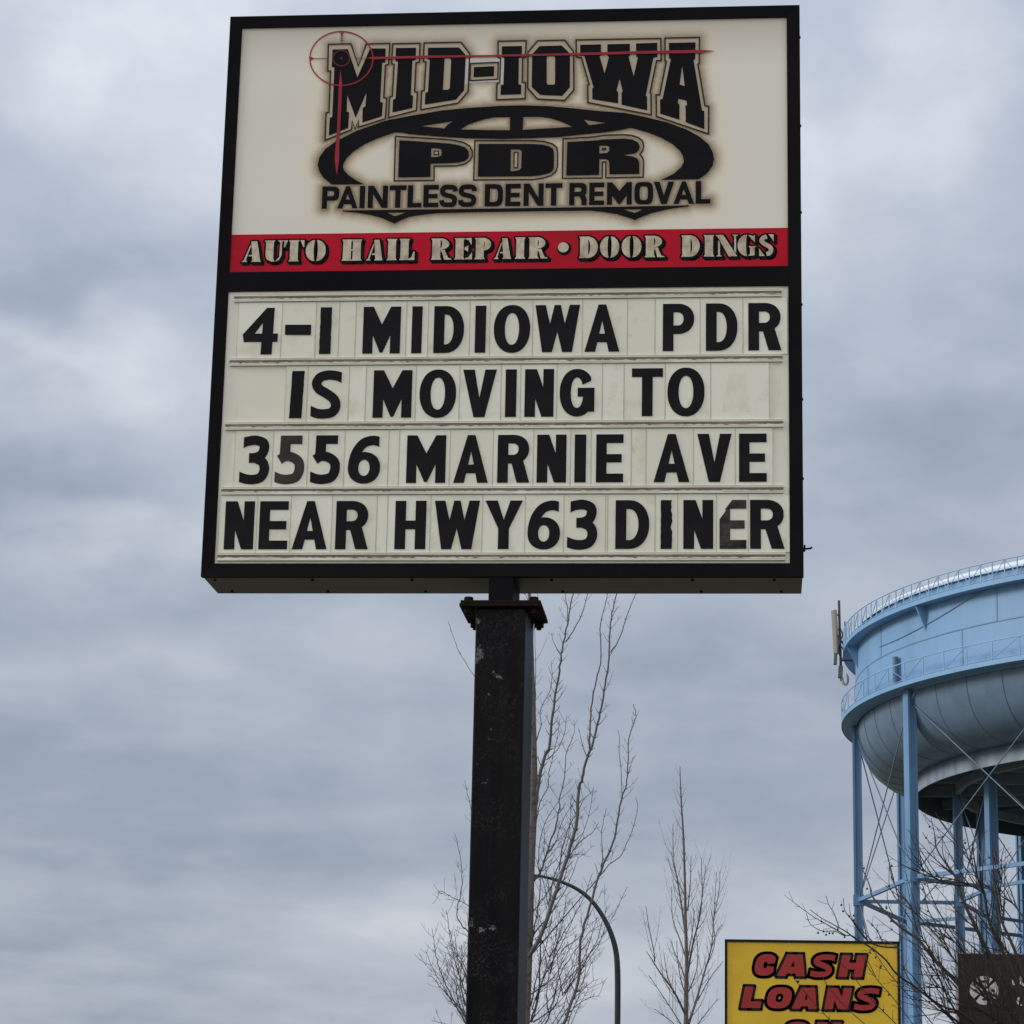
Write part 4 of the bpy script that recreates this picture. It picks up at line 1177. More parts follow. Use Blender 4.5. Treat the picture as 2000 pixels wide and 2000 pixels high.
    for lv in (zt, 6.0):
        for k in range(nO):
            m = MB(); m.beam(pt(rO, outer[k], lv), pt(rO, outer[(k + 1) % nO], lv), .19, .21); m.build('strut', M['tower_leg'], TW)
            dn = min(inner, key=lambda q: abs((q - outer[k] + 180) % 360 - 180))
            m = MB(); m.beam(pt(rO, outer[k], lv - .05), pt(rI, dn, lv - .05), .18, .20); m.build('strut', M['tower_leg'], TW)
        for k in range(nI):
            m = MB(); m.beam(pt(rI, inner[k], lv + .02), pt(rI, inner[(k + 1) % nI], lv + .02), .17, .19); m.build('strut', M['tower_leg'], TW)
    rods = MB()
    for k in range(nO):
        a, b = outer[k], outer[(k + 1) % nO]
        for z0, z1 in ((zt, hb - .6), (6.0, zt), (0.2, 6.0)):
            for p, q in ((a, b), (b, a)):
                m = MB(); m.tube([pt(rO, p, z0), pt(rO, q, z1)], .036, 5); m.build('tie_rod', M['rod'], TW)
    for k in range(nI):
        a, b = inner[k], inner[(k + 1) % nI]
        for p, q in ((a, b), (b, a)):
            m = MB(); m.tube([pt(rI, p, zt), pt(rI, q, zs_top - .5)], .032, 5); m.build('tie_rod', M['rod'], TW)
    # caged ladder on one of the back legs
    ld = MB()
    lb = pt(rO - 1.0, -56, 0)
    for s_ in (-.22, .22):
        ld.tube([lb + Vector((s_, 0, .2)), lb + Vector((s_, 0, hb - 2.5))], .03, 4)
    for i in range(70):
        ld.tube([lb + Vector((-.22, 0, .5 + i * .36)), lb + Vector((.22, 0, .5 + i * .36))], .015, 4, cap=False)
    for i in range(20):
        z = 3 + i * 1.15
        ld.tube([lb + Vector((.42 * math.cos(a), -.42 + .42 * math.sin(a), z)) for a in [math.radians(x) for x in range(90, 451, 30)]], .018, 4, cap=False)
    ld.build('ladder', M['rod'], TW)
    # ---- panel antenna on the rim
    base = P(1640, 1272, cy)
    k = (cy - CP.y) / FOC / 1.0
    A = root('cell_antenna', base)
    tag(A, 'beige panel antenna with radio boxes and looped cable on the tank rim', 'antenna')
    q = lambda x, y, dy=0.0: P(x, y, cy + dy)
    pan = MB()
    c0 = (q(1629, 1192) + q(1634, 1278)) / 2
    up = (q(1627.5, 1192) - q(1632.5, 1278)) / 2
    rt = Vector((1, 0, 0))
    pan.obox(c0, Vector((.085, .05, 0)), Vector((-.16, .30, 0)) * .6, up)
    bevel(pan.build('antenna_panel', M['antenna'], A), .03)
    ms = MB(); ms.tube([q(1638.5, 1173), q(1643, 1330)], .075, 6); ms.build('mast', M['antenna_steel'], A)
    for p0, p1 in (((1632, 1201), (1641, 1202)), ((1632, 1229), (1641, 1230)), ((1632, 1262), (1641, 1263)), ((1641, 1250), (1655, 1266)), ((1641, 1290), (1668, 1290))):
        br = MB(); br.beam(q(*p0), q(*p1), .10, .10); br.build('mount_bracket', M['antenna_steel'], A)
    for (x0, x1, y0, y1) in ((1628.5, 1635, 1276, 1298), (1637, 1646, 1301, 1324)):
        r_ = MB(); c = (q(x0, y0) + q(x1, y1)) / 2; hx = (q(x1, y0) - q(x0, y0)).length / 2; hz = (q(x0, y0) - q(x0, y1)).length / 2
        r_.obox(c, Vector((hx, 0, 0)), Vector((0, .18, 0)), Vector((.02, 0, hz)))
        bevel(r_.build('radio_box', M['antenna_box'], A), .02)
    for pts in ([(1643, 1324), (1645, 1334), (1651, 1338.5), (1656.5, 1334), (1657, 1323), (1653, 1316)], [(1646, 1323), (1648, 1333), (1652, 1336), (1655, 1332), (1654, 1320)],
                [(1640, 1222), (1645, 1240), (1641, 1256), (1647, 1270), (1648, 1282), (1642, 1290)], [(1636, 1240), (1640, 1252), (1637, 1270), (1644, 1292)]):
        c_ = MB(); c_.tube(catmull([q(x, y, -.2) for x, y in pts]), .035, 5); c_.build('cable', M['cable'] if pts[0][1] > 1300 else M['antenna_steel'], A)
    w_ = MB(); w_.tube([q(1650, 1214, .4), q(1651, 1262, .4)], .04, 5); w_.build('whip', M['antenna_steel'], A)
M['dark_blue'] = mat('shaded_inner_blue', (0.055, 0.078, 0.105), 0.7, 0, 0.3, 0.6)  # shade inside the skirt and under the tank is put into this colour
M['pipe_blue'] = mat('dull_blue_pipe', (0.09, 0.17, 0.28), 0.6, 0, 0.2, 1.0)
M['bowl_seam'] = mat('bowl_weld_paint', (0.095, 0.148, 0.215), 0.6, 0, 0.2, 0.5)
M['tower_rail'] = mat('rail_blue_paint', (0.27, 0.43, 0.61), 0.5, 0, 0.15, 1.0)
M['skirt'] = mat('pale_weathered_skirt', (0.26, 0.315, 0.37), 0.6, 0, 0, 1.6, (0.15, 0.19, 0.24), stretch=(1, 1, .25), lo=0.42, hi=0.72)
build_tower()

# ------------------------------------------------------------------ yellow loan sign
def build_yellow():
    Y = 38.0
    tl, tr = P(1415.5, 1834.5, Y), P(1757, 1838.5, Y)
    x0, x1, zt = tl.x, tr.x, (tl.z + tr.z) / 2
    hgt = (x1 - x0) * .72
    z0 = zt - hgt
    R0 = root('yellow_sign', ((x0 + x1) / 2, Y, 0))
    tag(R0, 'yellow sign with black edge and red slanted CASH LOANS lettering', 'sign')
    e = .046
    fr = MB(); fr.box((x0, Y + .03, z0), (x1, Y + .30, zt))
    fr.box((x0, Y, z0), (x0 + e, Y + .0295, zt)); fr.box((x1 - e, Y, z0), (x1, Y + .0295, zt))
    fr.box((x0 + e, Y, zt - e), (x1 - e, Y + .0295, zt)); fr.box((x0 + e, Y, z0), (x1 - e, Y + .0295, z0 + e))
    fr.build('cabinet', M['sign_black'], R0)
    fc = MB(); fc.box((x0 + e, Y + .020, z0 + e), (x1 - e, Y + .0295, zt - e))
    f = fc.build('sign_face', M['yellow'], R0); f['_loc'] = R0['_loc']
    po = MB(); po.box(((x0 + x1) / 2 - .12, Y + .04, 0), ((x0 + x1) / 2 + .12, Y + .26, z0)); po.build('post', M['steel_dark'], R0)
    red = MB(); blk = MB()
    s = 3.22
    def q(x, y): p = P(1400 + x / s, 1560 + y / s, Y); return p.x, p.z
    rows = [(981, 1117, [('C', 240, 372), ('A', 392, 565), ('S', 597, 735), ('H', 776, 925)], 70), (1188, 1322, [('L', 165, 285), ('O', 318, 470), ('A', 484, 640), ('N', 688, 838), ('S', 872, 1012)], 70),
            (1404, 1540, [('O', 420, 578), ('N', 620, 770)], 70)]
    for y0_, y1_, L, _ in rows:
        zb = q(600, y1_)[1]; h = q(600, y0_)[1] - zb
        for ch, a, b in L:
            xa = q(a, (y0_ + y1_) / 2)[0]; w = q(b, y0_)[0] - q(a, y0_)[0]
            g = glyph(ch, w, h, .40 * h, .315 * h, 2.6)
            vv, tt = union(g)
            sk = .20
            vv = [(x + xa + (z - h / 2) * sk, z + zb) for x, z in vv]
            flat(red, vv, tt, Y + .010)
            bd = boundary(tt)
            w_ = .050
            for i, j in bd:
                p, r = Vector(vv[i]), Vector(vv[j]); d = r - p
                if d.length < 1e-5: continue
                d.normalize(); n_ = Vector((d.y, -d.x))
                quad = [p - d * w_ * .75, r + d * w_ * .75, r + d * w_ * .75 + n_ * w_, p - d * w_ * .75 + n_ * w_]
                blk.add([(k.x, Y + .014, k.y) for k in quad], [(3, 2, 1, 0)])
                quad = [p, p - n_ * .02, r - n_ * .02, r]
                blk.add([(k.x, Y + .014, k.y) for k in quad], [(0, 1, 2, 3)])
    blk.build('letter_outline', M['sign_black'], f)
    red.build('lettering', M['cash_red'], f)
build_yellow()

# ------------------------------------------------------------------ dark brown sign behind the tree
def build_brown():
    Y = 40.0
    tl = P(1870.5, 1862.5, Y)
    x0, zt = tl.x, tl.z
    x1 = x0 + 2.6; z0 = zt - 1.7
    R0 = root('brown_sign', ((x0 + x1) / 2, Y, 0))
    tag(R0, 'dark brown sign with a pale round emblem behind the bare branches', 'sign')
    fr = MB(); fr.box((x0 - .045, Y + .012, z0 - .04), (x1 + .04, Y + .30, zt + .022)); fr.build('cabinet', M['pale_edge'], R0)
    fc = MB(); fc.box((x0, Y, z0), (x1, Y + .011, zt)); f = fc.build('sign_face', M['brown_face'], R0); f['_loc'] = R0['_loc']
    po = MB(); po.box(((x0 + x1) / 2 - .15, Y + .05, 0), ((x0 + x1) / 2 + .15, Y + .28, z0 - .04)); po.build('post', M['steel_dark'], R0)
    em = MB()
    c = P(1922, 1934.5, Y); r = (P(1950, 1934.5, Y).x - c.x)
    # round emblem of four pale petals parted by dark bands, with small dark marks
    for k in range(4):
        a0 = math.radians(k * 90 + 7 + 45); a1 = math.radians(k * 90 + 83 + 45)
        pts = [(c.x + r * math.cos(a0 + (a1 - a0) * i / 12), c.z + r * math.sin(a0 + (a1 - a0) * i / 12)) for i in range(13)]
        am = (a0 + a1) / 2
        pts += [(c.x + r * .14 * math.cos(a1 - .2), c.z + r * .14 * math.sin(a1 - .2)), (c.x + r * .10 * math.cos(am), c.z + r * .10 * math.sin(am)), (c.x + r * .14 * math.cos(a0 + .2), c.z + r * .14 * math.sin(a0 + .2))]
        hole = [(c.x + r * .62 * math.cos(am) + r * .16 * math.cos(2 * math.pi * i / 12), c.z + r * .62 * math.sin(am) + r * .10 * math.sin(2 * math.pi * i / 12)) for i in range(12)]
        loops_face(em, [pts, hole], Y - .004)
    em.build('emblem', M['emblem'], f)
    tx = MB()
    for ch, px, py, w, h in (('r', 1977, 1925, 0, 0),):
        pass
    q = lambda x, y: (P(x, y, Y).x, P(x, y, Y).z)
    def place(ch, xa, yb, w, h):
        o = q(xa, yb); k = P(1001, 1900, Y).x - P(1000, 1900, Y).x
        vv, tt = union(glyph(ch, w * k, h * k, .25 * h * k, .22 * h * k, 2.4))
        flat(tx, [(x + o[0], z + o[1]) for x, z in vv], tt, Y - .004)
    place('I', 1977, 1924, 5, 15); place('O', 1991, 1926, 22, 22); place('C', 1986, 1964, 17, 17); place('C', 2006, 1964, 17, 17)
    tx.build('lettering', M['emblem'], f)
build_brown()

# ------------------------------------------------------------------ arched street lamp behind the post
def build_lamp():
    Y = 30.0
    px = [(1206, 2000), (1206.5, 1940), (1206, 1895), (1203, 1858), (1193, 1822), (1177, 1789), (1155, 1759), (1128, 1737), (1095, 1722), (1062, 1712.5), (1030, 1709.5), (1005, 1712), (985, 1719)]
    pts = [P(x, y, Y) for x, y in px]
    b = pts[0]
    L = root('street_lamp', (b.x, Y, 0))
    tag(L, 'dark green street lamp with an arched arm passing behind the post', 'street lamp')
    path = [Vector((b.x, Y, 0)), Vector((b.x, Y, b.z * .5))] + pts
    path = [path[0], path[1]] + catmull(pts, 4)
    n = len(path)
    rad = []
    for i, p in enumerate(path):
        t = max(0.0, (i - 10) / (n - 10))
        rad.append(.046 - .024 * min(1, t * 1.5))
    m = MB(); m.tube(path, rad, 12); m.build('pole', M['lamp_green'], L)
    bs = MB(); bs.lathe([(.17, 0), (.17, .05), (.10, .12), (.085, .6), (.06, .66)], (b.x, Y), 16); bs.build('base', M['lamp_green'], L)
    e = pts[-1]
    hd = MB(); hd.lathe([(.02, e.z + .06), (.05, e.z), (.06, e.z - .10), (.20, e.z - .22), (.27, e.z - .30), (.27, e.z - .33)], (e.x, Y), 20); hd.build('lamp_shade', M['lamp_green'], L)
    gl = MB(); gl.lathe([(.24, e.z - .33), (.20, e.z - .41), (.10, e.z - .46), (0.005, e.z - .47)], (e.x, Y), 20); gl.build('lens', M['lamp_glass'], L)
build_lamp()

# ------------------------------------------------------------------ bare trees
def arclen(pts):
    s = [0.0]
    for i in range(1, len(pts)): s.append(s[-1] + (pts[i] - pts[i - 1]).length)
    return s

def limb_pts(px, Y, rnd, dep, y0=0.0):
    """pixel path -> world path that leaves the plane of the trunk gradually"""
    n = len(px); out = []
    for i, (x, y) in enumerate(px):
        out.append(P(x, y, Y + y0 + dep * (i / max(n - 1, 1))))
    return catmull(out, 4)

def twig(mb, rnd, p, d, L, r, depth, up=.55, spread=.75, sides=4, node=.16, curl=.25, pair=True):
    """a thin shoot that bends up, with opposite side twigs at its nodes"""
    n = max(3, int(L / .10)); n = min(n, 8)
    pts = [p]; dd = d.normalized()
    for i in range(n):
        dd = (dd + Vector((rnd.uniform(-1, 1), rnd.uniform(-1, 1), rnd.uniform(-.6, 1))) * .07 + Vector((0, 0, 1)) * up * .28).normalized()
        pts.append(pts[-1] + dd * (L / n))
    mb.tube(pts, [max(r * (1 - .72 * i / n), .0016) for i in range(n + 1)], sides, cap=False)
    if depth > 0:
        s = arclen(pts)
        t = node * rnd.uniform(.6, 1.2)
        while t < s[-1] * .93:
            i = max(j for j in range(len(s)) if s[j] <= t); i = min(i, len(pts) - 2)
            q = pts[i].lerp(pts[i + 1], (t - s[i]) / max(s[i + 1] - s[i], 1e-6)); dr = (pts[i + 1] - pts[i]).normalized()
            ax = dr.cross(Vector((rnd.uniform(-1, 1), rnd.uniform(-1, 1), rnd.uniform(-1, 1)))).normalized()
            for sg in ((1, -1) if pair else (rnd.choice((1, -1)),)):
                if rnd.random() < .25: continue
                nd = (dr * math.cos(spread) + ax * sg * math.sin(spread)).normalized()
                l2 = L * rnd.uniform(.12, .42) * (1 - .5 * t / s[-1])
                twig(mb, rnd, q, nd, max(l2, .05), r * .55, depth - 1, up, spread, 3, node, curl, pair)
            t += node * rnd.uniform(.7, 1.5)
    return pts

def dress(mb, rnd, pts, r0, r1, node, tl, depth=0, up=.5, spread=.9, t0=.05, pair=True, dens=1.0, tipgrow=True):
    """side twigs along a limb"""
    s = arclen(pts); tot = s[-1]
    t = tot * t0
    while t < tot:
        i = max(j for j in range(len(s)) if s[j] <= t); i = min(i, len(pts) - 2)
        q = pts[i].lerp(pts[i + 1], (t - s[i]) / max(s[i + 1] - s[i], 1e-6)); dr = (pts[i + 1] - pts[i]).normalized()
        rad = r0 + (r1 - r0) * t / tot
        ax = dr.cross(Vector((rnd.uniform(-.6, .6), 1 if rnd.random() < .75 else rnd.uniform(-1, 1), rnd.uniform(-.5, .5)))).normalized()
        for sg in ((1, -1) if pair else (rnd.choice((1, -1)),)):
            if rnd.random() > dens: continue
            nd = (dr * math.cos(spread) + ax * sg * math.sin(spread)).normalized()
            lo, hi = tl
            L = rnd.uniform(lo, hi) if rnd.random() < .8 else rnd.uniform(hi, hi * 2.2)
            twig(mb, rnd, q + nd * rad * .5, nd, L, min(max(rad * .36, .0022), .007), depth if L > hi * .8 else 0, up, .8, 4, node, pair=pair)
        t += node * rnd.uniform(.6, 1.5)

def attach(px, done, tx, snap=9.0):
    """where a limb springs from: the limb it grows out of (its depth there), else it is led back to the trunk"""
    q = Vector(px[0]); best = (1e9, 0.0)
    for pl, y0, dep in done:
        n = len(pl)
        for i in range(n - 1):
            a, b = Vector(pl[i]), Vector(pl[i + 1]); d = b - a
            t = max(0.0, min(1.0, (q - a).dot(d) / max(d.length_squared, 1e-6)))
            r = (q - (a + d * t)).length
            if r < best[0]: best = (r, y0 + dep * (i + t) / (n - 1))
    x0 = tx(q.y)
    if abs(q.x - x0) < snap: return list(px), 0.0
    if best[0] < snap: return list(px), best[1]
    dx = q.x - x0
    yt = q.y + abs(dx) * 1.15 + 8
    return [(tx(yt), yt), (x0 + dx * .50, q.y + abs(dx) * .55 + 4)] + list(px), 0.0

def build_tree_near():
    rnd = random.Random(11)
    Y = 17.0; k = (Y - CP.y) / FOC * 1.02
    base = P(1018, 2000, Y)
    R0 = root('bare_tree', (base.x - .1, Y, 0))
    tag(R0, 'tall leafless grey tree with upright limbs right behind the black post', 'tree', 'bare trees')
    tp = [(1022, 2000), (1027, 1900), (1031, 1800), (1034, 1700), (1041, 1560), (1041, 1480), (1040, 1400), (1038, 1300), (1036, 1215), (1033, 1140), (1030, 1075)]
    pts = [Vector((base.x - .1, Y, -.05)), Vector((base.x - .06, Y, base.z * .5))] + [P(x, y, Y) for x, y in tp]
    pts = catmull(pts, 5)
    n = len(pts)
    m = MB(); zz = [-1.0] + [P(1030, y, Y).z for y in (2000, 1700, 1560, 1400, 1215, 1075)]
    m.tube(pts, [float(np.interp(p.z, zz, [.09, .068, .056, .050, .038, .023, .007])) for p in pts], 10)
    m.build('trunk', M['bark_trunk'], R0)
    Z1 = lambda L: [(1000 + x / 3.578, 1160 + y / 3.578) for x, y in L]
    Z8 = lambda L: [(800 + x / 3.019, 1540 + y / 3.019) for x, y in L]
    limbs = [
        (Z1([(165, 1480), (185, 1340), (225, 1140), (265, 1060), (276, 900), (300, 720), (330, 540), (345, 420), (375, 270), (400, 150), (425, 0), (435, -60)]), .026, .006, -.9, .10, (.05, .13)),
        (Z1([(375, 335), (440, 240), (500, 110), (530, 0), (545, -60)]), .009, .004, .25, .16, (.03, .07)),
        (Z1([(388, 215), (385, 110), (375, 0), (372, -50)]), .007, .003, .2, .2, (.03, .05)),
        (Z1([(335, 420), (300, 350), (275, 275)]), .006, .003, .1, .2, (.03, .05)),
        (Z8([(720, 960), (780, 850), (850, 650), (890, 530), (950, 340), (985, 200), (1000, 0)]) + Z1([(490, 1290), (520, 1150), (565, 1040), (600, 900), (630, 760), (660, 590), (680, 450), (685, 250), (705, 100), (730, 0), (745, -70)]), .034, .006, -1.3, .12, (.05, .14)),
        (Z1([(540, 1080), (545, 950), (560, 750), (600, 560), (620, 480), (618, 250), (640, 120), (665, 0), (672, -50)]), .013, .004, .4, .17, (.03, .07)),
        (Z1([(690, 410), (740, 330), (800, 170), (865, 0), (880, -50)]), .009, .004, .3, .3, (.02, .04)),
        (Z1([(680, 330), (690, 200), (720, 120), (738, 90)]), .006, .003, .1, .2, (.03, .05)),
        (Z8([(905, 1389), (960, 1250), (1000, 1100), (1010, 900), (1060, 700), (1130, 480), (1180, 370), (1215, 260), (1250, 60), (1275, 0)]) + Z1([(800, 1330), (810, 1200), (815, 1000), (865, 860), (850, 770)]), .026, .0045, -.6, .13, (.05, .12)),
        (Z1([(770, 1420), (772, 1380), (755, 1150), (748, 1000), (740, 950)]), .007, .003, .15, .2, (.03, .06)),
        (Z1([(810, 1260), (835, 1180), (865, 1125)]), .006, .003, .1, .2, (.03, .05)),
        (Z8([(1130, 480), (1138, 380), (1135, 250), (1160, 115)]), .008, .003, .2, .17, (.03, .07)),
        (Z8([(1180, 450), (1250, 390), (1310, 250), (1345, 120), (1332, 52)]), .009, .003, .3, .17, (.03, .08)),
        (Z8([(1100, 930), (1180, 790), (1285, 580)]), .007, .003, .2, .2, (.03, .08)),
        (Z1([(175, 1560), (200, 1450), (250, 1350), (260, 1250), (300, 1080), (325, 950), (338, 870)]), .010, .003, .4, .13, (.05, .12)),
        (Z1([(240, 1160), (300, 1110), (345, 1040), (375, 920), (380, 860)]), .008, .003, .3, .13, (.04, .1)),
        (Z1([(205, 1930), (245, 1800), (300, 1640), (330, 1500), (335, 1420), (365, 1280), (385, 1090), (430, 990), (432, 880)]), .016, .003, .5, .12, (.05, .16)),
        (Z1([(330, 1930), (345, 1800), (385, 1660), (450, 1540), (500, 1440), (570, 1370)]), .011, .003, .4, .12, (.05, .14)),
        (Z1([(240, 1820), (310, 1720), (345, 1600), (440, 1440)]), .009, .003, .3, .12, (.05, .14)),
        (Z1([(420, 1800), (500, 1710), (560, 1670), (605, 1600)]), .008, .003, .3, .12, (.05, .12)),
        (Z1([(165, 1040), (200, 930), (205, 800), (275, 640), (273, 470)]), .008, .003, .3, .12, (.05, .12)),
        (Z1([(160, 900), (163, 700), (168, 480), (155, 230)]), .008, .003, .15, .13, (.06, .14)),
        (Z8([(715, 1380), (760, 1200), (770, 1000), (780, 850), (830, 700), (880, 600), (920, 500), (960, 400), (1040, 390)]), .013, .003, .6, .11, (.05, .16)),
        (Z8([(740, 1250), (800, 1100), (880, 950), (930, 850), (990, 700)]), .011, .003, .4, .11, (.05, .18)),
        (Z8([(800, 1389), (850, 1250), (890, 1100), (960, 980), (1050, 860), (1130, 800)]), .012, .003, .5, .11, (.05, .2)),
        (Z8([(990, 1120), (1060, 980), (1110, 880), (1165, 690)]), .011, .003, .4, .11, (.05, .16)),
        (Z8([(940, 1280), (1010, 1200), (1085, 1130)]), .008, .003, .3, .11, (.05, .14)),
        (Z8([(930, 1330), (1040, 1240), (1125, 1225)]), .007, .003, .3, .11, (.05, .12)),
        (Z8([(700, 1000), (740, 800), (770, 600), (760, 400), (800, 200), (890, 60)]), .012, .003, .6, .11, (.05, .16)),
        # left of the post
        ([(935, 1335), (926, 1319), (903, 1284), (887, 1249), (875, 1214)], .007, .003, .3, .4, (.02, .04)),
        ([(940, 1640), (925, 1600), (915, 1560), (908, 1524)], .008, .003, .2, .13, (.04, .1)),
        (Z8([(450, 940), (350, 850), (290, 780), (280, 720), (310, 560), (300, 430), (285, 330), (267, 270)]), .014, .003, .7, .11, (.05, .15)),
        (Z8([(440, 800), (345, 690), (250, 640), (200, 610), (167, 610)]), .009, .003, .4, .11, (.05, .14)),
        (Z8([(430, 1230), (345, 1100), (300, 1000), (250, 950), (225, 900)]), .011, .003, .5, .10, (.05, .16)),
        (Z8([(420, 1480), (330, 1389), (250, 1230), (190, 1100), (160, 1010), (145, 920), (132, 825)]), .017, .003, .8, .10, (.05, .2)),
        (Z8([(345, 1389), (285, 1250), (270, 1150), (230, 1090), (215, 1040)]), .010, .003, .5, .10, (.05, .2)),
        (Z8([(340, 1310), (300, 1150), (310, 1000), (305, 920)]), .010, .003, .5, .10, (.05, .18)),
        (Z8([(250, 1250), (190, 1180), (140, 1120), (108, 1095)]), .008, .003, .3, .10, (.04, .12)),
        (Z8([(250, 1420), (190, 1380), (130, 1370)]), .008, .003, .2, .10, (.04, .1)),
        ([(1000, 1230), (985, 1180), (975, 1130)], .006, .003, .2, .2, (.04, .1)),
        ([(1042, 1200), (1030, 1170), (1012, 1135)], .006, .003, .2, .15, (.04, .08)),
        ([(1044, 1230), (1052, 1190), (1048, 1140)], .006, .003, .2, .15, (.04, .08)),
    ]
    r2 = random.Random(77); done = []
    def wig(x, y, dx, dy):
        b_ = r2.uniform(.25, .6)
        return [(x, y), (x + dx * b_ * .9, y - dy * .28), (x + dx * .75 + r2.uniform(-6, 6), y - dy * .62), (x + dx + r2.uniform(-5, 5), y - dy)]
    for _ in range(26):
        y = r2.uniform(1740, 2040)
        limbs.append((wig(r2.choice((1040, 1040, 1075, 1100)) + r2.uniform(-4, 4), y, r2.uniform(8, 95) * (1 if r2.random() < .85 else -.4), r2.uniform(90, 230)), r2.uniform(.007, .011), .003, r2.uniform(-.5, .6), .11, (.05, .15)))
    for _ in range(9):
        y = r2.uniform(1850, 2060)
        limbs.append((wig(r2.uniform(905, 935), y, -r2.uniform(5, 75), r2.uniform(70, 190)), r2.uniform(.006, .010), .003, r2.uniform(-.5, .6), .10, (.05, .15)))
    for px, r0, r1, dep, node, tl in limbs:
        px, y0_ = attach(px, done, lambda y: float(np.interp(y, [1075, 1215, 1400, 1560, 1700, 1900, 2000, 2300], [1030, 1036, 1040, 1041, 1034, 1027, 1022, 1010])))
        done.append((px, y0_, dep * .6))
        p = limb_pts(px, Y, rnd, dep * .6, y0_)
        n = len(p)
        m = MB()
        r0 *= .80; r1 *= .8
        p = [q_ + Vector((rnd.uniform(-1, 1), 0, rnd.uniform(-1, 1))) * .006 * (0 < i_ < len(p) - 1) for i_, q_ in enumerate(p)]
        m.tube(p, [r0 + (r1 - r0) * (i / (n - 1)) ** .8 for i in range(n)], 7 if r0 > .012 else 5)
        dress(m, rnd, p, r0, r1, node, tl, depth=1, up=.85, spread=.88, t0=.06, dens=.85)
        m.build('limb', M['bark_twig'] if r0 < .02 else M['bark_limb'], R0)
M['bark_limb'] = mat('mid_grey_bark', (0.115, 0.105, 0.10), 0.8, 0, 0, 8.0, (0.075, 0.068, 0.064), stretch=(1, 1, 2))
build_tree_near()

def build_tree_far():
    rnd = random.Random(23)
    Y = 45.0
    b = P(1340, 2000, Y)
    R0 = root('bare_tree', (b.x, Y, 0))
    tag(R0, 'slender leafless tree standing alone left of the yellow sign', 'tree', 'bare trees')
    px = [(1340, 2000), (1341, 1920), (1341, 1871), (1339, 1800), (1338, 1739), (1335, 1640), (1331, 1573), (1329, 1530), (1328, 1497)]
    pts = catmull([Vector((b.x, Y, -.05)), Vector((b.x, Y, b.z * .5))] + [P(x, y, Y) for x, y in px], 5)
    n = len(pts)
    m = MB(); m.tube(pts, [.062 - .055 * (i / (n - 1)) ** .9 for i in range(n)], 8)
    dress(m, rnd, pts[n // 2:], .04, .008, .22, (.08, .3), depth=0, up=.7, spread=.6, dens=.8)
    m.build('trunk', M['bark_far'], R0)
    Z8 = lambda L: [(800 + x / 3.019, 1540 + y / 3.019) for x, y in L]
    tr = [
        (Z8([(1632, 900), (1605, 700), (1575, 520), (1555, 400), (1553, 210)]), .03, 1.0),
        (Z8([(1625, 640), (1590, 560), (1560, 470), (1542, 370)]), .016, .5),
        (Z8([(1640, 720), (1655, 560), (1660, 395)]), .016, -.5),
        (Z8([(1640, 1080), (1670, 920), (1705, 780), (1725, 640), (1720, 410)]), .03, -1.2),
        (Z8([(1705, 760), (1728, 620), (1745, 460)]), .014, .3),
        (Z8([(1645, 1389), (1690, 1250), (1740, 1080), (1780, 930), (1795, 740), (1810, 490)]), .034, 1.4),
        (Z8([(1795, 760), (1825, 600), (1830, 490)]), .012, .4),
        (Z8([(1780, 940), (1815, 840), (1848, 800)]), .012, .4),
        (Z8([(1760, 1030), (1800, 900), (1775, 700)]), .012, -.4),
        (Z8([(1700, 1250), (1770, 1120), (1848, 1020)]), .014, .5),
        (Z8([(1630, 1340), (1560, 1200), (1480, 1090), (1430, 1010), (1395, 960)]), .03, -1.2),
        (Z8([(1445, 1020), (1440, 960), (1412, 820), (1393, 690)]), .016, -.4),
        (Z8([(1600, 1389), (1530, 1280), (1470, 1190), (1410, 1100)]), .02, -.8),
        (Z8([(1560, 1210), (1520, 1100), (1500, 980)]), .016, .4),
        (Z8([(1632, 1150), (1600, 1050), (1560, 960), (1545, 900)]), .02, .9),
        (Z8([(1630, 1000), (1590, 880), (1550, 760), (1545, 580)]), .02, .9),
        (Z8([(1640, 1000), (1665, 860), (1680, 720)]), .016, -.9),
        (Z8([(1560, 1389), (1500, 1340), (1445, 1300)]), .016, -.4),
        (Z8([(1700, 1389), (1760, 1310), (1820, 1240)]), .018, .4),
        (Z8([(1640, 1250), (1600, 1130), (1580, 1000), (1575, 900)]), .016, -.7),
        (Z8([(1645, 1200), (1690, 1080), (1700, 960), (1690, 850)]), .016, .7),
    ]
    done = []
    for px, r0, dep in tr:
        px, y0_ = attach(px, done, lambda y: float(np.interp(y, [1497, 1640, 1871, 2000, 2300], [1328, 1335, 1341, 1340, 1340])))
        done.append((px, y0_, dep))
        p = limb_pts(px, Y, rnd, dep, y0_)
        n = len(p); m = MB()
        m.tube(p, [r0 + (.006 - r0) * (i / (n - 1)) ** .7 for i in range(n)], 5)
        dress(m, rnd, p, r0, .006, .22, (.12, .5), depth=1, up=.7, spread=.55, t0=.05, dens=.75)
        m.build('limb', M['bark_far'], R0)
build_tree_far()

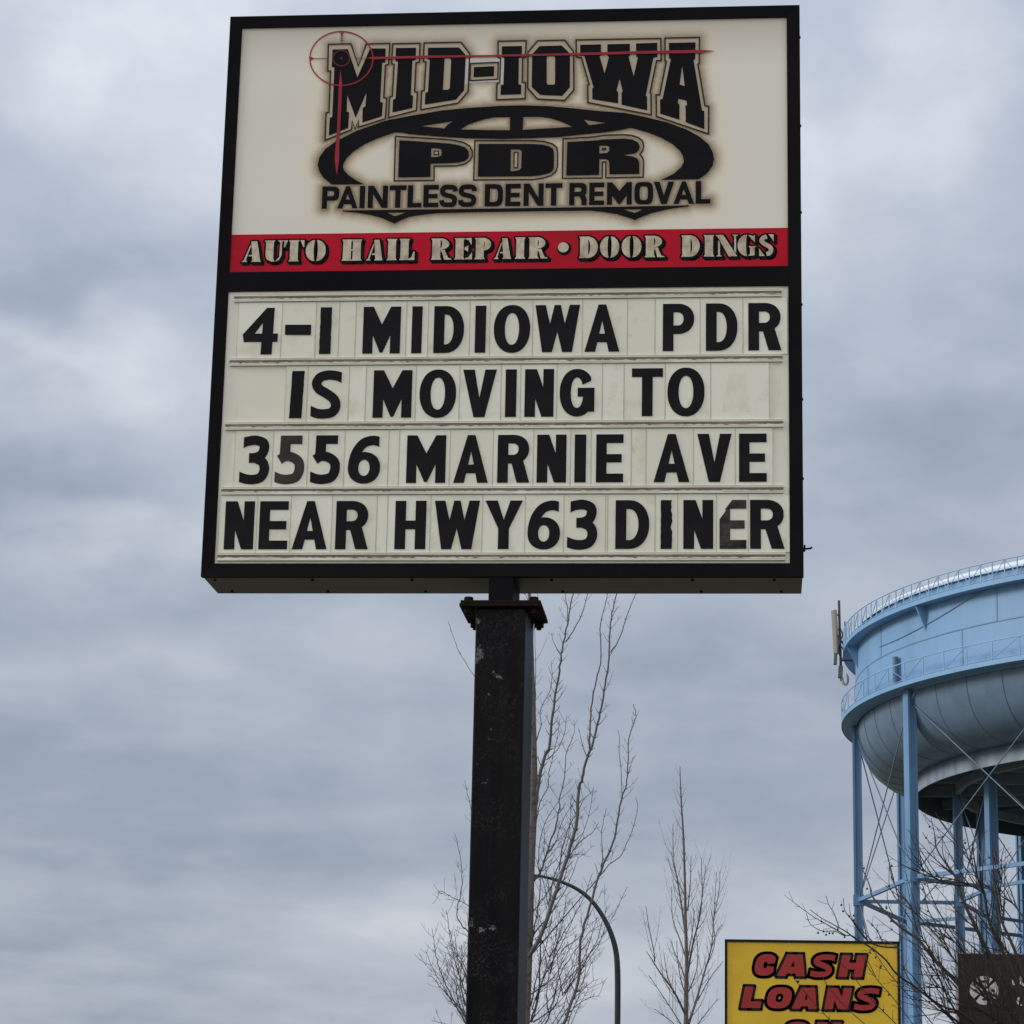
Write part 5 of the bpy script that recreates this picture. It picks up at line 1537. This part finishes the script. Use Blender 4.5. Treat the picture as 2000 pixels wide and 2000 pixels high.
def build_crab():
    rnd = random.Random(5)
    Y = 14.0
    base = P(2035, 2200, Y)
    R0 = root('fruit_tree', (base.x + .25, Y + .2, 0))
    tag(R0, 'leafless dark fruit tree with dried berries leaning over the yellow sign', 'tree', 'bare trees')
    crown = Vector((base.x, Y, base.z + .04))
    m = MB(); m.tube(catmull([Vector((base.x + .25, Y + .2, -.05)), Vector((base.x + .16, Y + .12, base.z * .5)), crown], 5), [.10 - .0045 * i for i in range(11)], 10)
    m.build('trunk', M['bark_crab'], R0)
    A = lambda L: [(1550 + x / 7.73, 1600 + y / 7.73) for x, y in L]
    B = lambda L: [(1750 + x / 7.73, 1550 + y / 7.73) for x, y in L]
    Cc = lambda L: [(1800 + x / 9.66, 1800 + y / 9.66) for x, y in L]
    D = lambda L: [(1400 + x / 3.22, 1560 + y / 3.22) for x, y in L]
    E0 = [(2035, 2200)]
    limbs = [   # listed from the base outwards
        (E0 + [(1960, 2080), (1900, 2020), (1860, 1988), (1828, 1960), (1785, 1926), (1751, 1902), (1729, 1874), (1698, 1849), (1671.6, 1834), (1653, 1820), (1639, 1812), (1622.4, 1803), (1601.7, 1791.5), (1582, 1776.6)], .021, -1.2),
        (A([(940, 1800), (870, 1755), (760, 1755), (620, 1690), (440, 1690), (260, 1590), (190, 1420)]), .008, -.2),
        (A([(690, 1640), (610, 1420), (530, 1290), (490, 1155)]), .006, .2),
        (E0 + [(1990, 2080), (1930, 1990), (1870, 1920), (1830, 1880), (1800, 1843)] + A([(1800, 1760), (1640, 1650), (1500, 1530), (1400, 1420), (1290, 1290), (1180, 1150), (1150, 1010), (1080, 840), (1000, 680), (945, 550)]), .032, .9),
        (A([(1560, 1932), (1400, 1932), (1240, 1900), (1100, 1820), (990, 1680), (920, 1580), (840, 1470), (770, 1370), (750, 1190)]), .012, -.3),
        (A([(1100, 1800), (960, 1620), (880, 1500), (850, 1400), (840, 1270)]), .006, .2),
        (A([(1340, 1840), (1270, 1700), (1190, 1600), (1110, 1520)]), .007, .1),
        (A([(1640, 1640), (1560, 1500), (1480, 1400), (1430, 1280), (1410, 1080)]), .008, .2),
        (A([(1720, 1250), (1580, 1080), (1500, 930), (1460, 780), (1440, 660)]), .008, .2),
        (A([(1932, 1500), (1800, 1380), (1700, 1230), (1570, 1150), (1430, 1040), (1380, 995)]), .010, .2),
        (E0 + [(2010, 2060), (1980, 1960), (1920, 1840), (1880, 1757)] + B([(960, 1400), (860, 1200), (740, 1040), (610, 820), (580, 600), (530, 370)]), .036, .5),
        (B([(860, 1200), (740, 1000), (700, 850), (700, 700), (620, 650)]), .008, .2),
        (B([(610, 820), (540, 760), (460, 680), (400, 585)]), .006, .2),
        (E0 + [(2030, 2060), (1985, 1920), (1950, 1840), (1931, 1796)] + B([(1330, 1500), (1240, 1300), (1190, 1040), (1170, 900), (1150, 720)]), .036, -.5),
        (B([(1240, 1300), (1180, 1180), (1100, 1000), (1050, 850), (1000, 730), (960, 520)]), .010, .3),
        (E0 + [(2040, 2060), (2010, 1930), (1975, 1840), (1957, 1800)] + B([(1530, 1600), (1480, 1300), (1470, 1050), (1450, 900), (1420, 800)]), .030, .4),
        (B([(1600, 1780), (1570, 1500), (1600, 1250), (1590, 1000), (1640, 770)]), .010, -.3),
        (B([(1932, 1880), (1800, 1700), (1650, 1550), (1560, 1400)]), .014, .2),
        (B([(1330, 1500), (1150, 1400), (980, 1330), (800, 1280), (540, 1250), (380, 1240)]), .012, -.2),
        (B([(960, 1400), (800, 1350), (640, 1300), (480, 1200), (400, 1130), (350, 1010), (260, 930), (190, 780)]), .014, -.4),
        (Cc([(1330, 1932), (1290, 1600), (1230, 1400), (1100, 1150), (1000, 900), (820, 620), (620, 380), (420, 150), (330, 0)]) + A([(1932, 1400), (1860, 1250)]), .020, -.6),
        (Cc([(1932, 1500), (1700, 1200), (1400, 900), (1100, 600), (900, 420), (700, 250), (500, 60)]), .018, .3),
        (Cc([(1800, 1932), (1500, 1500), (1200, 1300), (900, 1000), (600, 700), (330, 330), (120, 100)]), .018, .2),
        (Cc([(1932, 1100), (1750, 700), (1560, 520), (1480, 380), (1400, 100), (1330, -100)]), .016, -.3),
        (Cc([(1000, 1932), (700, 1700), (400, 1600), (150, 1430), (0, 1260), (-200, 1000), (-400, 820)]), .020, -.9),
        (Cc([(800, 1932), (500, 1450), (330, 1050), (200, 700), (100, 420), (30, 200)]), .014, -.5),
        (Cc([(640, 1932), (420, 1700), (200, 1480), (0, 1330), (-300, 1180), (-600, 1100)]), .012, -.6),
        (Cc([(660, 1250), (520, 1100), (300, 1000), (60, 940)]), .008, -.2),
        (Cc([(640, 1300), (400, 1260), (230, 1200), (60, 1140)]), .007, -.2),
        (Cc([(1300, 1500), (1000, 1300), (700, 1100), (450, 900), (300, 700), (200, 500)]), .012, .3),
        (Cc([(1500, 1932), (1150, 1700), (850, 1530), (600, 1450), (420, 1300), (370, 1150)]), .012, -.4),
        (E0 + [(1880, 2150), (1760, 2110), (1700, 2060), (1640, 2010), (1600, 1970), (1570, 1935), (1551, 1912)], .008, -.5),
        (E0 + [(1900, 2140), (1820, 2110), (1760, 2060), (1700, 2010), (1650, 1965), (1620, 1930), (1605, 1905)], .009, -.3),
        (E0 + [(1930, 2140), (1860, 2110), (1800, 2050), (1740, 1990), (1700, 1950), (1665, 1905), (1640, 1880)], .010, -.4),
        (E0 + [(1920, 2130), (1840, 2080), (1790, 2010), (1745, 1950), (1710, 1910), (1690, 1880)], .009, .2),
        (E0 + [(1960, 2130), (1900, 2090), (1830, 2010), (1780, 1950), (1740, 1905), (1715, 1870), (1700, 1850)], .010, .2),
        (D([(1000, 1120), (960, 1040), (940, 990), (985, 930)]), .006, .1),
        (D([(1240, 1180), (1180, 1080), (1160, 960), (1080, 900), (1000, 870)]), .008, .3),
        (D([(1480, 1200), (1400, 1050), (1330, 930), (1260, 830), (1180, 700), (1090, 560), (1085, 410)]), .012, .3),
        (D([(1560, 1100), (1460, 960), (1400, 820), (1330, 700), (1300, 560), (1230, 440)]), .012, .2),
    ]
    r2 = random.Random(31)
    for _ in range(9):
        ex, ey = r2.uniform(1790, 2010), r2.uniform(1640, 1900)
        sx = 2035 - r2.uniform(0, 120)
        limbs.append((E0 + [(sx, 2060), (ex + (sx - ex) * .55 + r2.uniform(-12, 12), ey + (2060 - ey) * .58), (ex + (sx - ex) * .22 + r2.uniform(-10, 10), ey + (2060 - ey) * .26), (ex, ey)], r2.uniform(.012, .020), r2.uniform(-1, 1)))
    fruit = []; done = []
    for li, (px, r0, dep) in enumerate(limbs):
        left = li in (0, 1, 2, 3, 4, 5, 6, 7, 8, 9, 11, 12, 31, 32, 33, 34, 35, 36, 37)
        y0_ = 0.0
        if px[0] != E0[0]: px, y0_ = attach(px, done, lambda y: 2035 - (2200 - y) * .02, 40.0)
        done.append((px, y0_, dep))
        p = limb_pts(px, Y, rnd, dep, y0_)
        n = len(p); m = MB()
        m.tube(p, [r0 * .72 + (.0028 - r0 * .72) * (i / (n - 1)) ** .75 for i in range(n)], 6)
        dress(m, rnd, p, r0 * .7, .003, .10, (.02, .07) if left else (.04, .15), depth=0 if left else 1, up=.45, spread=.8, t0=.12, pair=False, dens=.8)
        # longer upright shoots
        for _ in range((n > 20) + (n > 40) if left else max(2, n // 4)):
            i = rnd.randrange(n // 8, max(n // 8 + 2, int(n * (.40 if left else .62))))
            dr = (p[i + 1] - p[i]).normalized()
            ax = dr.cross(Vector((rnd.uniform(-1, 1), 1, rnd.uniform(-1, 1)))).normalized() * rnd.choice((-1, 1))
            twig(m, rnd, p[i], dr * .9 + ax * .42, rnd.uniform(.2, .75), .0055, 1, .14, .8, 4, .09, pair=False)
        m.build('limb', M['bark_crab'], R0)
        for _ in range(4):
            fruit.append(p[rnd.randrange(n // 2, n)] + Vector((rnd.uniform(-.03, .03), rnd.uniform(-.05, .05), rnd.uniform(-.045, .01))))
    rnd.shuffle(fruit)
    # dried berries, single or in pairs on thin stalks
    spots = [A([s_])[0] for s_ in ((490, 1745), (592, 1722), (540, 1722), (452, 1695), (420, 1545), (668, 1660), (770, 1780), (838, 1465), (920, 1585), (1300, 1380), (1470, 1540), (1110, 1050), (1170, 1080), (1575, 1155), (1190, 1605), (1480, 1665), (1400, 1345), (980, 1790))]
    fruit = [P(x, y, Y - .1) for x, y in spots] + fruit[:72]
    bm = None
    for q in fruit:
        if bm is None:
            b_ = MB(); r = .0105
            b_.lathe([(0.0005, -r), (r * .7, -r * .72), (r, 0), (r * .72, r * .7), (.0005, r)], (0, 0), 7)
            b_.tube([(0, 0, r * .9), (.002, 0, .022), (.004, .002, .04)], .0016, 3, cap=False)
            o = b_.build('berry', M['berry'], R0, origin=(0, 0, 0)); bm = o
        else:
            o = bm.copy(); COL.objects.link(o); o.parent = R0
        o.location = q - Vector(R0['_loc'])
        o.rotation_euler = (rnd.uniform(-.4, .4), rnd.uniform(-.4, .4), rnd.uniform(0, 6))
build_crab()

for o in list(bpy.data.objects):
    if '_loc' in o: del o['_loc']
